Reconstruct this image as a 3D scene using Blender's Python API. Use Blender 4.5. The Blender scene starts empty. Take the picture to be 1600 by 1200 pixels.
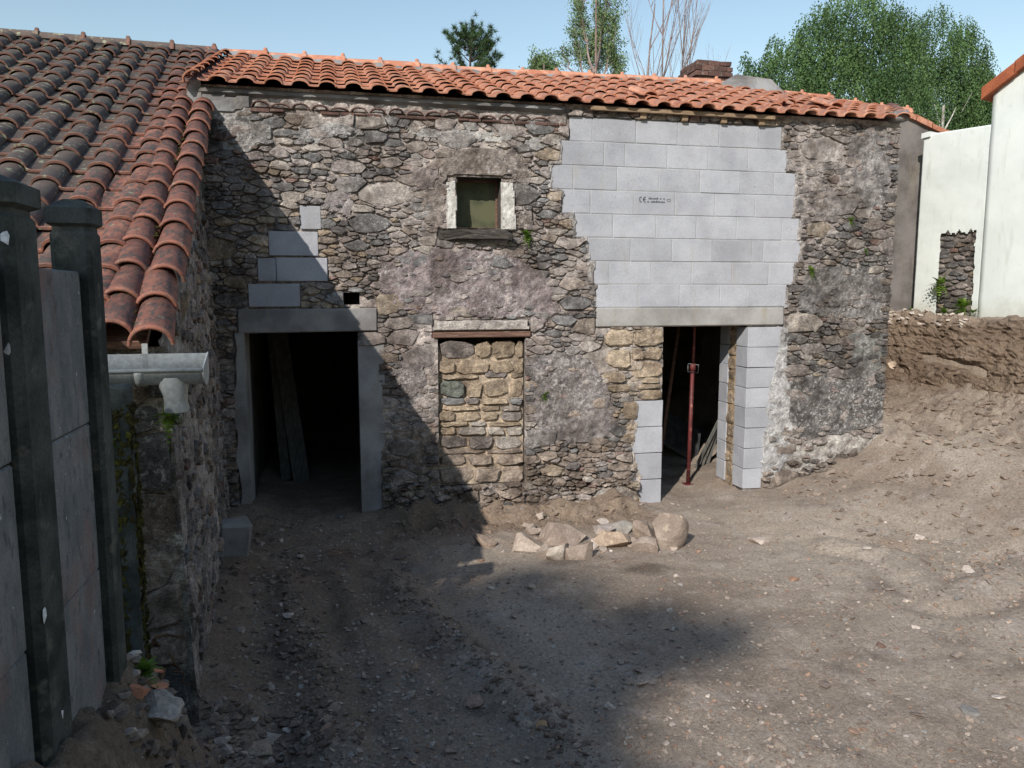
import bpy, bmesh, math, random
import numpy as np
from mathutils import Vector, Matrix, Euler

# ------------------------------------------------------------------ camera, sky, sun, exposure
SC = bpy.context.scene
COL = SC.collection
R = math.radians
YAW, PITCH, FPX, CZ = R(12.5), R(6.9), 1200.0, 2.5
cam_data = bpy.data.cameras.new('camera')
cam = bpy.data.objects.new('camera', cam_data); COL.objects.link(cam)
cam.location = (0, 0, CZ); cam.rotation_euler = (R(90) - PITCH, 0, -YAW)
cam_data.sensor_width = 36.0; cam_data.lens = FPX / 1600 * 36.0
cam_data.clip_start = 0.05; cam_data.clip_end = 2000
SC.camera = cam

SUN_L = Vector((0.72, 1.0, -0.80)).normalized()          # the way the light travels
SUN_EL = math.asin(-SUN_L.z); SUN_AZ = math.atan2(-SUN_L.x, -SUN_L.y)
world = bpy.data.worlds.new('World'); SC.world = world; world.use_nodes = True
wn = world.node_tree.nodes; wl_ = world.node_tree.links
bg = wn.get('Background') or wn.new('ShaderNodeBackground')
out = wn.get('World Output') or wn.new('ShaderNodeOutputWorld')
sky = wn.new('ShaderNodeTexSky'); sky.sky_type = 'NISHITA'; sky.sun_disc = False
sky.sun_elevation = SUN_EL; sky.sun_rotation = SUN_AZ % (2 * math.pi)
sky.altitude = 50; sky.air_density = 1.5; sky.dust_density = 0.1; sky.ozone_density = 1.0
wl_.new(sky.outputs[0], bg.inputs[0]); wl_.new(bg.outputs[0], out.inputs[0])
bg.inputs[1].default_value = 0.15
sun_d = bpy.data.lights.new('sun', 'SUN'); sun_d.energy = 4.9; sun_d.angle = R(0.55); sun_d.color = (1.0, 0.955, 0.89)
sun = bpy.data.objects.new('sun', sun_d); COL.objects.link(sun)
sun.rotation_euler = SUN_L.to_track_quat('-Z', 'Y').to_euler(); sun.location = (-8, -10, 14)
SC.view_settings.view_transform = 'Standard'; SC.view_settings.look = 'None'
SC.view_settings.exposure = 0.0; SC.view_settings.gamma = 1.0; SC.view_settings.use_curve_mapping = False
SC.render.engine = 'CYCLES'
SC.cycles.use_denoising = True; SC.cycles.max_bounces = 6; SC.cycles.transparent_max_bounces = 6

rng = np.random.default_rng(7); random.seed(7)

# ------------------------------------------------------------------ measuring the place
_fw = np.array([math.sin(YAW) * math.cos(PITCH), math.cos(YAW) * math.cos(PITCH), -math.sin(PITCH)])
_rt = np.array([math.cos(YAW), -math.sin(YAW), 0.0]); _up = np.cross(_rt, _fw)
def ray(px, py): return _fw + (px - 800) / FPX * _rt - (py - 600) / FPX * _up
def at_y(px, py, Y):
    d = ray(px, py); p = d * (Y / d[1]); p[2] += CZ; return p
def at_z(px, py, Z):
    d = ray(px, py); p = d * ((Z - CZ) / d[2]); p[2] += CZ; return p
YF = 8.3                                                  # plane of the facade
def fac(px, py): p = at_y(px, py, YF); return (p[0], p[2])
def frect(x0, y0, x1, y1):
    a = fac(x0, (y0 + y1) / 2); b = fac(x1, (y0 + y1) / 2); m = (x0 + x1) / 2
    return (a[0], b[0], fac(m, y1)[1], fac(m, y0)[1])     # X0, X1, Z0, Z1

# ------------------------------------------------------------------ numpy noise
def _h(ix, iy, iz, s):
    n = (ix * 374761393 + iy * 668265263 + iz * 2147483647 + s * 974711) & 0xFFFFFFFF
    n = ((n ^ (n >> 13)) * 1274126177) & 0xFFFFFFFF
    return ((n ^ (n >> 16)) & 0xFFFFFF) / float(0xFFFFFF)
def vnoise(x, y, z=0.0, s=0):
    x = np.asarray(x, float); y = np.asarray(y, float); z = np.zeros_like(x) + z
    ix, iy, iz = np.floor(x).astype(np.int64), np.floor(y).astype(np.int64), np.floor(z).astype(np.int64)
    fx, fy, fz = x - ix, y - iy, z - iz
    fx, fy, fz = [f * f * (3 - 2 * f) for f in (fx, fy, fz)]
    r = 0
    for dx in (0, 1):
        for dy in (0, 1):
            for dz in (0, 1):
                r = r + _h(ix + dx, iy + dy, iz + dz, s) * (fx if dx else 1 - fx) * (fy if dy else 1 - fy) * (fz if dz else 1 - fz)
    return r * 2 - 1
def fbm(x, y, z=0.0, s=0, o=4):
    r, a, f = 0, 1.0, 1.0
    for k in range(o):
        r = r + a * vnoise(np.asarray(x) * f + k * 17.3, np.asarray(y) * f + k * 9.1, np.asarray(z) * f, s + k); a *= 0.5; f *= 2.0
    return r / 1.9
def sstep(a, b, x):
    t = np.clip((np.asarray(x, float) - a) / (b - a), 0, 1); return t * t * (3 - 2 * t)

# ------------------------------------------------------------------ materials
def srgb(r, g, b): return tuple(((c / 255) / 12.92 if c / 255 <= .04045 else ((c / 255 + .055) / 1.055) ** 2.4) for c in (r, g, b))
class NT:
    def __init__(s, name):
        s.m = bpy.data.materials.new(name); s.m.use_nodes = True; s.t = s.m.node_tree; s.n = s.t.nodes; s.l = s.t.links
        s.bsdf = s.n['Principled BSDF']; s.pos = s.n.new('ShaderNodeNewGeometry').outputs['Position']
    def link(s, a, b): s.l.new(a, b)
    def scaled(s, v, sc):
        n = s.n.new('ShaderNodeVectorMath'); n.operation = 'MULTIPLY'; s.link(v, n.inputs[0]); n.inputs[1].default_value = sc; return n.outputs[0]
    def noise(s, scale, detail=4, vec=None, rough=.6, dist=0.0):
        n = s.n.new('ShaderNodeTexNoise'); n.inputs['Scale'].default_value = scale; n.inputs['Detail'].default_value = detail
        n.inputs['Roughness'].default_value = rough; n.inputs['Distortion'].default_value = dist
        s.link(vec if vec is not None else s.pos, n.inputs['Vector']); return n.outputs['Fac']
    def voro(s, scale, feat='F1', vec=None, out='Distance'):
        n = s.n.new('ShaderNodeTexVoronoi'); n.feature = feat; n.inputs['Scale'].default_value = scale
        s.link(vec if vec is not None else s.pos, n.inputs['Vector']); return n.outputs[out]
    def ramp(s, f, a, b):
        n = s.n.new('ShaderNodeMapRange'); n.inputs[1].default_value = a; n.inputs[2].default_value = b; n.interpolation_type = 'SMOOTHSTEP'
        s.link(f, n.inputs[0]); return n.outputs[0]
    def math(s, op, a, b=None):
        n = s.n.new('ShaderNodeMath'); n.operation = op
        for i, v in enumerate((a, b)):
            if v is None: continue
            if isinstance(v, (int, float)): n.inputs[i].default_value = v
            else: s.link(v, n.inputs[i])
        return n.outputs[0]
    def mix(s, f, a, b, mode='MIX'):
        n = s.n.new('ShaderNodeMix'); n.data_type = 'RGBA'; n.blend_type = mode
        for i, v in ((0, f), (6, a), (7, b)):
            if isinstance(v, (int, float)): n.inputs[i].default_value = v
            elif isinstance(v, tuple): n.inputs[i].default_value = (*v[:3], 1)
            else: s.link(v, n.inputs[i])
        return n.outputs[2]
    def attr(s, name='tint'):
        n = s.n.new('ShaderNodeAttribute'); n.attribute_name = name; return n.outputs['Color']
    def rnd(s): return s.n.new('ShaderNodeObjectInfo').outputs['Random']
    def sep(s, v):
        n = s.n.new('ShaderNodeSeparateXYZ'); s.link(v, n.inputs[0]); return n.outputs
    def bump(s, h, strength, dist=.01):
        n = s.n.new('ShaderNodeBump'); n.inputs['Strength'].default_value = strength; n.inputs['Distance'].default_value = dist
        s.link(h, n.inputs['Height']); return n.outputs[0]
    def done(s, col, rough=.9, height=None, bs=.5, bd=.01, spec=.25, metal=0.0):
        if isinstance(col, tuple): s.bsdf.inputs['Base Color'].default_value = (*col[:3], 1)
        else: s.link(col, s.bsdf.inputs['Base Color'])
        if isinstance(rough, (int, float)): s.bsdf.inputs['Roughness'].default_value = rough
        else: s.link(rough, s.bsdf.inputs['Roughness'])
        s.bsdf.inputs['Specular IOR Level'].default_value = spec; s.bsdf.inputs['Metallic'].default_value = metal
        if height is not None: s.link(s.bump(height, bs, bd), s.bsdf.inputs['Normal'])
        return s.m

def m_simple(name, c0, c1, scale=6, rough=.85, bs=.4, bd=.006, fine=70, c2=None, attr=False, rnd=0.0, stretch=None, spec=.25, metal=0.0, fa=1.0):
    t = NT(name); v = t.scaled(t.pos, stretch) if stretch else t.pos
    a = t.noise(scale, 5, v); b = t.noise(fine, 5, v, .7)
    col = t.mix(t.ramp(a, .35, .65), c0, c1)
    if c2 is not None: col = t.mix(t.ramp(t.noise(scale * 2.3, 4, v), .55, .7), col, c2)
    if attr: col = t.mix(1.0, col, t.attr(), 'MULTIPLY')
    if rnd: col = t.mix(1.0, col, t.mix(t.rnd(), (1 - rnd,) * 3, (1 + rnd,) * 3), 'MULTIPLY')
    col = t.mix(1.0, col, t.mix(t.ramp(b, .3, .7), (1 - .22 * fa,) * 3, (1 + .18 * fa,) * 3), 'MULTIPLY')
    return t.done(col, rough, t.math('ADD', t.math('MULTIPLY', a, .5), b), bs, bd, spec, metal)

def m_stone(name, lichen=.5, dark=.4):
    t = NT(name); tint = t.attr()
    big = t.noise(1.3, 4); mid = t.noise(11, 6, None, .7); fine = t.noise(90, 5, None, .75)
    col = t.mix(1.0, tint, t.mix(t.ramp(mid, .3, .7), (.55, .53, .53), (1.42, 1.38, 1.34)), 'MULTIPLY')
    col = t.mix(1.0, col, t.mix(t.ramp(t.noise(2.6, 6, None, .65), .36, .60), (.56, .53, .51), (1.06, 1.05, 1.04)), 'MULTIPLY')
    gr = t.noise(42, 4, t.scaled(t.pos, (1, 1, 3.2)), .7)
    col = t.mix(1.0, col, t.mix(t.ramp(gr, .32, .68), (.72,) * 3, (1.25,) * 3), 'MULTIPLY')
    pale = t.math('MULTIPLY', t.ramp(t.noise(27, 7, None, .8), .53, .60), t.ramp(t.math('ADD', big, t.math('MULTIPLY', t.noise(5.5, 4), .5)), .62, .86))
    col = t.mix(t.math('MULTIPLY', pale, lichen), col, srgb(204, 198, 194))
    blk = t.math('MULTIPLY', t.ramp(t.noise(36, 7, None, .82), .545, .61), t.ramp(t.math('ADD', t.noise(1.7, 3), t.math('MULTIPLY', t.noise(6.5, 4), .5)), .62, .86))
    col = t.mix(t.math('MULTIPLY', blk, dark), col, srgb(52, 48, 46))
    col = t.mix(1.0, col, t.mix(t.ramp(fine, .25, .75), (.66,) * 3, (1.32,) * 3), 'MULTIPLY')
    h = t.math('ADD', t.math('MULTIPLY', mid, 1.1), t.math('ADD', t.math('MULTIPLY', fine, .55), t.math('MULTIPLY', gr, .5)))
    return t.done(col, .92, h, .95, .022, .2)

def m_tile(name, old):
    """terracotta; old = the weathered roof, blackened towards the west end and under lichen"""
    t = NT(name); rn = t.rnd()
    c = t.mix(rn, srgb(192, 134, 107), srgb(168, 108, 84)) if not old else t.mix(rn, srgb(158, 104, 86), srgb(130, 86, 74))
    c = t.mix(t.ramp(t.noise(9, 4), .45, .7), c, srgb(204, 154, 128) if not old else srgb(158, 110, 92))
    g = t.noise(26, 6, t.scaled(t.pos, (1.0, .45, 1.0)), .75)
    x = t.sep(t.pos)
    if old:
        west = t.ramp(t.math('ADD', t.math('MULTIPLY', x[0], -1.0), t.math('MULTIPLY', t.noise(1.6, 3), 1.4)), 1.85, 3.2)
        amt = t.math('ADD', t.math('MULTIPLY', west, .30), t.math('MULTIPLY', t.noise(2.2, 3), .19))
        oc = t.n.new('ShaderNodeTexCoord').outputs['Object']
        m = t.math('MULTIPLY', t.ramp(t.math('ADD', g, amt), .54, .70), t.math('ADD', t.math('MULTIPLY', t.ramp(t.sep(oc)[1], .02, .07), .42), .50))
        c = t.mix(t.math('MULTIPLY', m, .98), c, t.mix(t.noise(14, 3), srgb(60, 58, 56), srgb(102, 97, 90)))
        li = t.ramp(t.math('ADD', t.noise(17, 4), t.math('MULTIPLY', west, .08)), .665, .70)
        c = t.mix(t.math('MULTIPLY', li, .75), c, srgb(150, 152, 128))
    else:
        m = t.math('MULTIPLY', t.ramp(g, .56, .66), t.ramp(t.noise(2.0, 3), .38, .62))
        c = t.mix(t.math('MULTIPLY', m, .75), c, srgb(92, 78, 72))
        c = t.mix(t.math('MULTIPLY', t.ramp(t.noise(6, 4), .52, .70), .6), c, srgb(150, 128, 118))
    f = t.noise(120, 4, None, .7)
    c = t.mix(1.0, c, t.mix(t.ramp(f, .3, .7), (.82,) * 3, (1.15,) * 3), 'MULTIPLY')
    return t.done(c, .88, t.math('ADD', g, f), .4, .004, .22)

def m_ground():
    t = NT('bare_earth')
    big = t.noise(.55, 5, None, .6); mid = t.noise(3.1, 6, None, .65); fine = t.noise(38, 6, None, .75); gr = t.noise(150, 3, None, .7)
    c = t.mix(t.ramp(big, .38, .62), srgb(169, 155, 140), srgb(147, 132, 118))
    c = t.mix(t.math('MULTIPLY', t.ramp(mid, .50, .72), .75), c, srgb(182, 169, 158))
    c = t.mix(t.math('MULTIPLY', t.ramp(t.noise(1.3, 5), .56, .72), .6), c, srgb(104, 93, 86))
    c = t.mix(t.math('MULTIPLY', t.ramp(t.noise(2.2, 4, None, .6), .62, .72), .45), c, srgb(156, 130, 108))
    c = t.mix(1.0, c, t.mix(t.ramp(fine, .28, .72), (.66,) * 3, (1.26,) * 3), 'MULTIPLY')
    c = t.mix(1.0, c, t.mix(t.ramp(gr, .3, .7), (.80,) * 3, (1.18,) * 3), 'MULTIPLY')
    vd = t.n.new('ShaderNodeTexVoronoi'); vd.inputs['Scale'].default_value = 46; t.link(t.pos, vd.inputs['Vector'])
    peb = t.math('MULTIPLY', t.ramp(vd.outputs['Distance'], .26, .18), t.ramp(t.sep(vd.outputs['Color'])[0], .80, .86))
    c = t.mix(t.math('MULTIPLY', peb, .8), c, t.mix(t.sep(vd.outputs['Color'])[1], srgb(190, 180, 172), srgb(120, 96, 82)))
    h = t.math('ADD', t.math('MULTIPLY', fine, 1.0), t.math('ADD', t.math('MULTIPLY', gr, .35), t.math('MULTIPLY', peb, .35)))
    c = t.mix(1.0, c, t.attr(), 'MULTIPLY')
    return t.done(c, .95, h, .8, .022, .15)

def m_concrete(name, c0, c1, pores=1.0, stain=.35):
    t = NT(name)
    a = t.noise(2.4, 5); f = t.noise(130, 4, None, .75); p = t.noise(75, 3, None, .8)
    c = t.mix(t.ramp(a, .35, .68), c0, c1)
    c = t.mix(1.0, c, t.mix(t.rnd(), (.87,) * 3, (1.06,) * 3), 'MULTIPLY')
    s_ = t.noise(3.2, 5, t.scaled(t.pos, (2.2, 2.2, .55)))
    c = t.mix(t.math('MULTIPLY', t.ramp(s_, .55, .72), stain), c, srgb(150, 140, 118))
    c = t.mix(1.0, c, t.mix(t.ramp(f, .3, .7), (.82,) * 3, (1.15,) * 3), 'MULTIPLY')
    c = t.mix(t.math('MULTIPLY', t.ramp(p, .62, .70), .5 * pores), c, srgb(70, 70, 74))
    h = t.math('SUBTRACT', f, t.math('MULTIPLY', t.ramp(p, .58, .70), pores))
    return t.done(c, .93, h, .5, .006, .18)

def m_leaf(name, c0, c1):
    t = NT(name)
    c = t.mix(1.0, t.mix(t.ramp(t.noise(1.1, 3), .35, .65), c0, c1), t.attr(), 'MULTIPLY')
    t.done(c, .6, spec=.3)
    tr = t.n.new('ShaderNodeBsdfTranslucent'); t.link(c, tr.inputs[0])
    mx = t.n.new('ShaderNodeMixShader'); mx.inputs[0].default_value = .3
    t.link(t.bsdf.outputs[0], mx.inputs[1]); t.link(tr.outputs[0], mx.inputs[2])
    t.link(mx.outputs[0], t.n['Material Output'].inputs[0]); return t.m

def m_fence():
    t = NT('fence_concrete')
    v = t.scaled(t.pos, (2, 2, .9)); a = t.noise(5, 6, v, .65); f = t.noise(120, 4, None, .7)
    c = t.mix(t.ramp(a, .35, .65), srgb(102, 106, 108), srgb(130, 130, 130))
    c = t.mix(t.math('MULTIPLY', t.ramp(t.noise(2.6, 4, t.scaled(t.pos, (1.6, 1.6, .8))), .5, .68), .6), c, srgb(132, 100, 95))
    c = t.mix(t.math('MULTIPLY', t.ramp(t.noise(14, 5, v, .7), .54, .68), .6), c, srgb(62, 66, 66))
    c = t.mix(t.math('MULTIPLY', t.ramp(t.noise(22, 6, t.scaled(t.pos, (1.6, 1.6, .8)), .7), .56, .66), .4), c, srgb(132, 134, 134))
    c = t.mix(t.ramp(t.noise(34, 3), .70, .73), c, srgb(176, 184, 178))
    c = t.mix(1.0, c, t.mix(t.ramp(f, .3, .7), (.85,) * 3, (1.12,) * 3), 'MULTIPLY')
    return t.done(c, .9, f, .35, .004, .2)

MAT = {}
MAT['stone'] = m_stone('rubble_stone', .5, .5); MAT['stone_clean'] = m_stone('ochre_stone', .18, .12)
MAT['mortar'] = m_stone('wall_mortar', .8, .6)
MAT['render'] = m_stone('old_render', .8, .7)
MAT['tile_new'] = m_tile('orange_tile', False); MAT['tile_old'] = m_tile('weathered_tile', True)
MAT['ground'] = m_ground()
MAT['block'] = m_concrete('concrete_block', srgb(175, 175, 179), srgb(159, 159, 164), 1.0, .22)
MAT['joint'] = m_concrete('block_mortar', srgb(182, 181, 180), srgb(160, 159, 158), .5, .3)
MAT['lintel'] = m_concrete('cast_concrete', srgb(172, 168, 164), srgb(142, 138, 134), .5, .55)
MAT['jamb'] = m_concrete('door_concrete', srgb(160, 157, 155), srgb(122, 118, 116), .7, .65)
MAT['cement'] = m_concrete('grey_cement', srgb(150, 148, 146), srgb(110, 106, 104), .6, .35)
MAT['grey_render'] = m_concrete('grey_render', srgb(128, 122, 118), srgb(92, 86, 82), .8, .3)
MAT['white'] = m_simple('white_render', srgb(214, 218, 212), srgb(204, 208, 203), 1.6, .85, .25, .005, 50, srgb(198, 202, 194), fa=.25)
def m_white():
    t = NT('white_render'); c = t.mix(t.ramp(t.noise(1.4, 5), .35, .65), srgb(214, 217, 211), srgb(203, 207, 202))
    st = t.noise(5, 6, t.scaled(t.pos, (2.2, 2.2, .35)), .7); c = t.mix(t.math('MULTIPLY', t.ramp(st, .54, .70), .45), c, srgb(182, 184, 172))
    c = t.mix(t.math('MULTIPLY', t.ramp(t.noise(9, 5, None, .7), .60, .68), .35), c, srgb(190, 190, 182))
    low = t.math('MULTIPLY', t.ramp(t.math('ADD', t.sep(t.pos)[2], t.math('MULTIPLY', t.noise(4, 4), .5)), 2.75, 2.35), .5); c = t.mix(low, c, srgb(150, 142, 126))
    return t.done(c, .88, t.noise(40, 5, None, .7), .3, .006, .2)
MAT['white'] = m_white()
MAT['fence'] = m_fence()
MAT['post'] = m_simple('dark_post_concrete', srgb(44, 48, 46), srgb(76, 80, 78), 5, .9, .5, .006, 90, srgb(96, 96, 88))
MAT['moss'] = m_simple('moss', srgb(74, 70, 28), srgb(52, 46, 26), 9, .95, .8, .02, 60, srgb(96, 92, 34))
MAT['pvc'] = m_simple('grey_pvc', srgb(158, 161, 160), srgb(142, 145, 145), 3, .4, .05, .002, 40, spec=.5)
MAT['wood'] = m_simple('raw_timber', srgb(146, 124, 100), srgb(122, 102, 82), 8, .8, .3, .004, 80, None, False, .15, (1, 6, 6))
MAT['old_wood'] = m_simple('rotten_timber', srgb(92, 70, 60), srgb(132, 100, 86), 9, .85, .6, .008, 60, srgb(150, 132, 120), False, 0, (.4, 5, 8))
MAT['plank'] = m_simple('grey_plank', srgb(104, 102, 98), srgb(80, 78, 74), 6, .85, .3, .004, 60, None, False, .1, (6, 6, .6))
MAT['red_steel'] = m_simple('red_oxide_steel', srgb(104, 46, 46), srgb(82, 40, 38), 7, .55, .2, .002, 60, srgb(150, 100, 84), spec=.4)
MAT['steel'] = m_simple('dull_steel', srgb(110, 112, 114), srgb(84, 84, 86), 8, .5, .2, .002, 60, spec=.5, metal=.6)
MAT['brick'] = m_simple('old_brick', srgb(108, 82, 73), srgb(82, 63, 58), 8, .92, .6, .008, 60, srgb(118, 108, 98), False, .2)
MAT['rock'] = m_simple('loose_rock', srgb(172, 162, 154), srgb(144, 133, 125), 5, .92, .9, .012, 55, srgb(182, 172, 160), True)
MAT['clod'] = m_simple('rubble', srgb(142, 127, 115), srgb(118, 103, 92), 5, .95, .7, .012, 60, srgb(156, 140, 126), True)
MAT['frame_paint'] = m_simple('flaking_white_paint', srgb(206, 202, 194), srgb(170, 164, 156), 14, .85, .5, .006, 60, srgb(96, 90, 84))
MAT['slate'] = m_simple('dark_slate', srgb(84, 78, 72), srgb(58, 54, 50), 10, .85, .8, .014, 50, srgb(118, 110, 102), False, 0, (.5, 2, 5))
MAT['print'] = m_simple('black_ink', srgb(74, 76, 80), srgb(98, 100, 104), 30, .9, .1, .001, 90)
MAT['bark'] = m_simple('grey_bark', srgb(112, 100, 92), srgb(84, 74, 66), 6, .95, .5, .01, 40)
MAT['birch_bark'] = m_simple('birch_bark', srgb(188, 184, 174), srgb(120, 114, 104), 5, .9, .4, .01, 30)
MAT['twig'] = m_simple('pale_twig', srgb(150, 132, 124), srgb(116, 98, 92), 4, .9, .2, .004, 30)
MAT['clod_earth'] = m_simple('dry_earth', srgb(156, 143, 132), srgb(134, 121, 110), 6, .95, .7, .012, 70, None, True)
MAT['birch'] = m_leaf('birch_leaf', srgb(74, 100, 60), srgb(94, 120, 70))
MAT['willow'] = m_leaf('willow_leaf', srgb(108, 130, 88), srgb(124, 146, 96))
MAT['pine'] = m_leaf('pine_needle', srgb(58, 80, 48), srgb(74, 98, 58))
MAT['fern'] = m_leaf('fern_leaf', srgb(96, 128, 44), srgb(120, 146, 60))
MAT['inner'] = m_simple('inner_render', srgb(96, 88, 80), srgb(66, 60, 56), 3, .95, .6, .02, 40)
MAT['brown_fascia'] = m_simple('brown_fascia', srgb(160, 92, 62), srgb(140, 78, 52), 4, .8, .2, .003, 50, None, False, .12)
MAT['root'] = m_simple('dry_root', srgb(112, 86, 64), srgb(84, 62, 46), 9, .9, .4, .004, 60)
MAT['plastic'] = m_simple('white_scrap', srgb(222, 224, 226), srgb(200, 202, 206), 9, .6, .2, .003, 50)
def m_glass():
    t = NT('dusty_pane'); c = t.mix(t.ramp(t.noise(6, 4), .4, .65), srgb(96, 96, 74), srgb(76, 78, 62))
    return t.done(c, t.math('MULTIPLY', t.noise(4, 3), .35), None, spec=.5)
MAT['pane'] = m_glass()

# ------------------------------------------------------------------ object helpers
WL = {}                                                    # world place of every object's origin
def reg(o, loc, parent):
    COL.objects.link(o); WL[o.name] = np.array(loc, float)
    if parent is not None:
        o.parent = parent; o.location = Vector(np.array(loc, float) - WL[parent.name])
    else: o.location = Vector(loc)
    return o
def empty(name, loc, parent=None):
    o = bpy.data.objects.new(name, None); o.empty_display_size = .2; return reg(o, loc, parent)
def tag(o, label=None, cat=None, group=None, kind=None):
    if label: o['label'] = label
    if cat: o['category'] = cat
    if group: o['group'] = group
    if kind: o['kind'] = kind
    return o
def mesh(name, V, F, mat, tint=None, smooth=False):
    me = bpy.data.meshes.new(name)
    me.from_pydata(np.asarray(V, float).tolist(), [], F if isinstance(F, list) else F.tolist())
    if tint is not None:
        at = me.color_attributes.new('tint', 'FLOAT_COLOR', 'POINT')
        T = np.ones((len(V), 4), np.float32); T[:, :3] = np.asarray(tint, np.float32)
        at.data.foreach_set('color', T.ravel())
    if smooth: me.polygons.foreach_set('use_smooth', np.ones(len(me.polygons), bool))
    me.materials.append(mat); me.update(); return me
def mk(name, V, F, mat, parent=None, tint=None, smooth=False, origin=None):
    V = np.asarray(V, float)
    if origin is None: origin = np.array([(V[:, 0].min() + V[:, 0].max()) / 2, (V[:, 1].min() + V[:, 1].max()) / 2, V[:, 2].min()])
    return reg(bpy.data.objects.new(name, mesh(name, V - origin, F, mat, tint, smooth)), origin, parent)
class MB:
    def __init__(s): s.V = []; s.F = []; s.T = []; s.n = 0
    def add(s, V, F, tint=None):
        V = np.asarray(V, float); s.V.append(V); s.F.extend([[i + s.n for i in f] for f in F])
        s.T.append(np.zeros((len(V), 3)) + (np.array(tint) if tint is not None else 1.0)); s.n += len(V)
    def build(s, name, mat, parent=None, smooth=False, origin=None, tint=True):
        return mk(name, np.concatenate(s.V), s.F, mat, parent, np.concatenate(s.T) if tint else None, smooth, origin)
def bm_vf(bm):
    bm.verts.index_update(); V = np.array([v.co[:] for v in bm.verts]); F = [[v.index for v in f.verts] for f in bm.faces]; bm.free(); return V, F
def box_vf(x0, x1, y0, y1, z0, z1, bev=0.0, jit=0.0):
    bm = bmesh.new(); bmesh.ops.create_cube(bm, size=1)
    for v in bm.verts:
        v.co = (x0 + (v.co.x + .5) * (x1 - x0), y0 + (v.co.y + .5) * (y1 - y0), z0 + (v.co.z + .5) * (z1 - z0))
        if jit: v.co += Vector(rng.normal(0, jit, 3))
    if bev: bmesh.ops.bevel(bm, geom=list(bm.edges), offset=bev, segments=1, affect='EDGES')
    return bm_vf(bm)
def box(name, b, mat, parent=None, bev=0.0, jit=0.0, tint=None):
    V, F = box_vf(*b, bev=bev, jit=jit); return mk(name, V, F, mat, parent, tint)
def prism_vf(poly, y0, y1):
    """polygon in (x, z) pushed from y0 (front) to y1"""
    n = len(poly); V = [(p[0], y0, p[1]) for p in poly] + [(p[0], y1, p[1]) for p in poly]
    F = [list(range(n)), list(range(2 * n - 1, n - 1, -1))] + [[i + n, (i + 1) % n + n, (i + 1) % n, i] for i in range(n)]
    return np.array(V), F
def tube_vf(P, rad, k=6, cap=True):
    P = np.asarray(P, float); n = len(P); rad = np.zeros(n) + rad; V = []; F = []
    for i in range(n):
        d = P[min(i + 1, n - 1)] - P[max(i - 1, 0)]; d /= (np.linalg.norm(d) + 1e-9)
        a = np.cross(d, (0, 0, 1) if abs(d[2]) < .9 else (1, 0, 0)); a /= np.linalg.norm(a); b = np.cross(d, a)
        for j in range(k):
            t = 2 * math.pi * j / k; V.append(P[i] + rad[i] * (math.cos(t) * a + math.sin(t) * b))
    for i in range(n - 1):
        for j in range(k): F.append([i * k + j, i * k + (j + 1) % k, (i + 1) * k + (j + 1) % k, (i + 1) * k + j])
    if cap: F.append(list(range(k))[::-1]); F.append([(n - 1) * k + j for j in range(k)])
    return np.array(V), F
def hull_vf(n=12, size=(1, 1, 1), seed=None):
    r = np.random.default_rng(seed) if seed is not None else rng
    P = r.normal(size=(n, 3)); P /= np.linalg.norm(P, axis=1)[:, None]; P = np.sign(P) * np.abs(P) ** .75 * np.array(size) * .5
    bm = bmesh.new()
    for p in P: bm.verts.new(p)
    h = bmesh.ops.convex_hull(bm, input=list(bm.verts))
    for v in [v for v in bm.verts if not v.link_faces]: bm.verts.remove(v)
    return bm_vf(bm)
def rotm(a, b, c): return np.array(Euler((a, b, c)).to_matrix())
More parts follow.
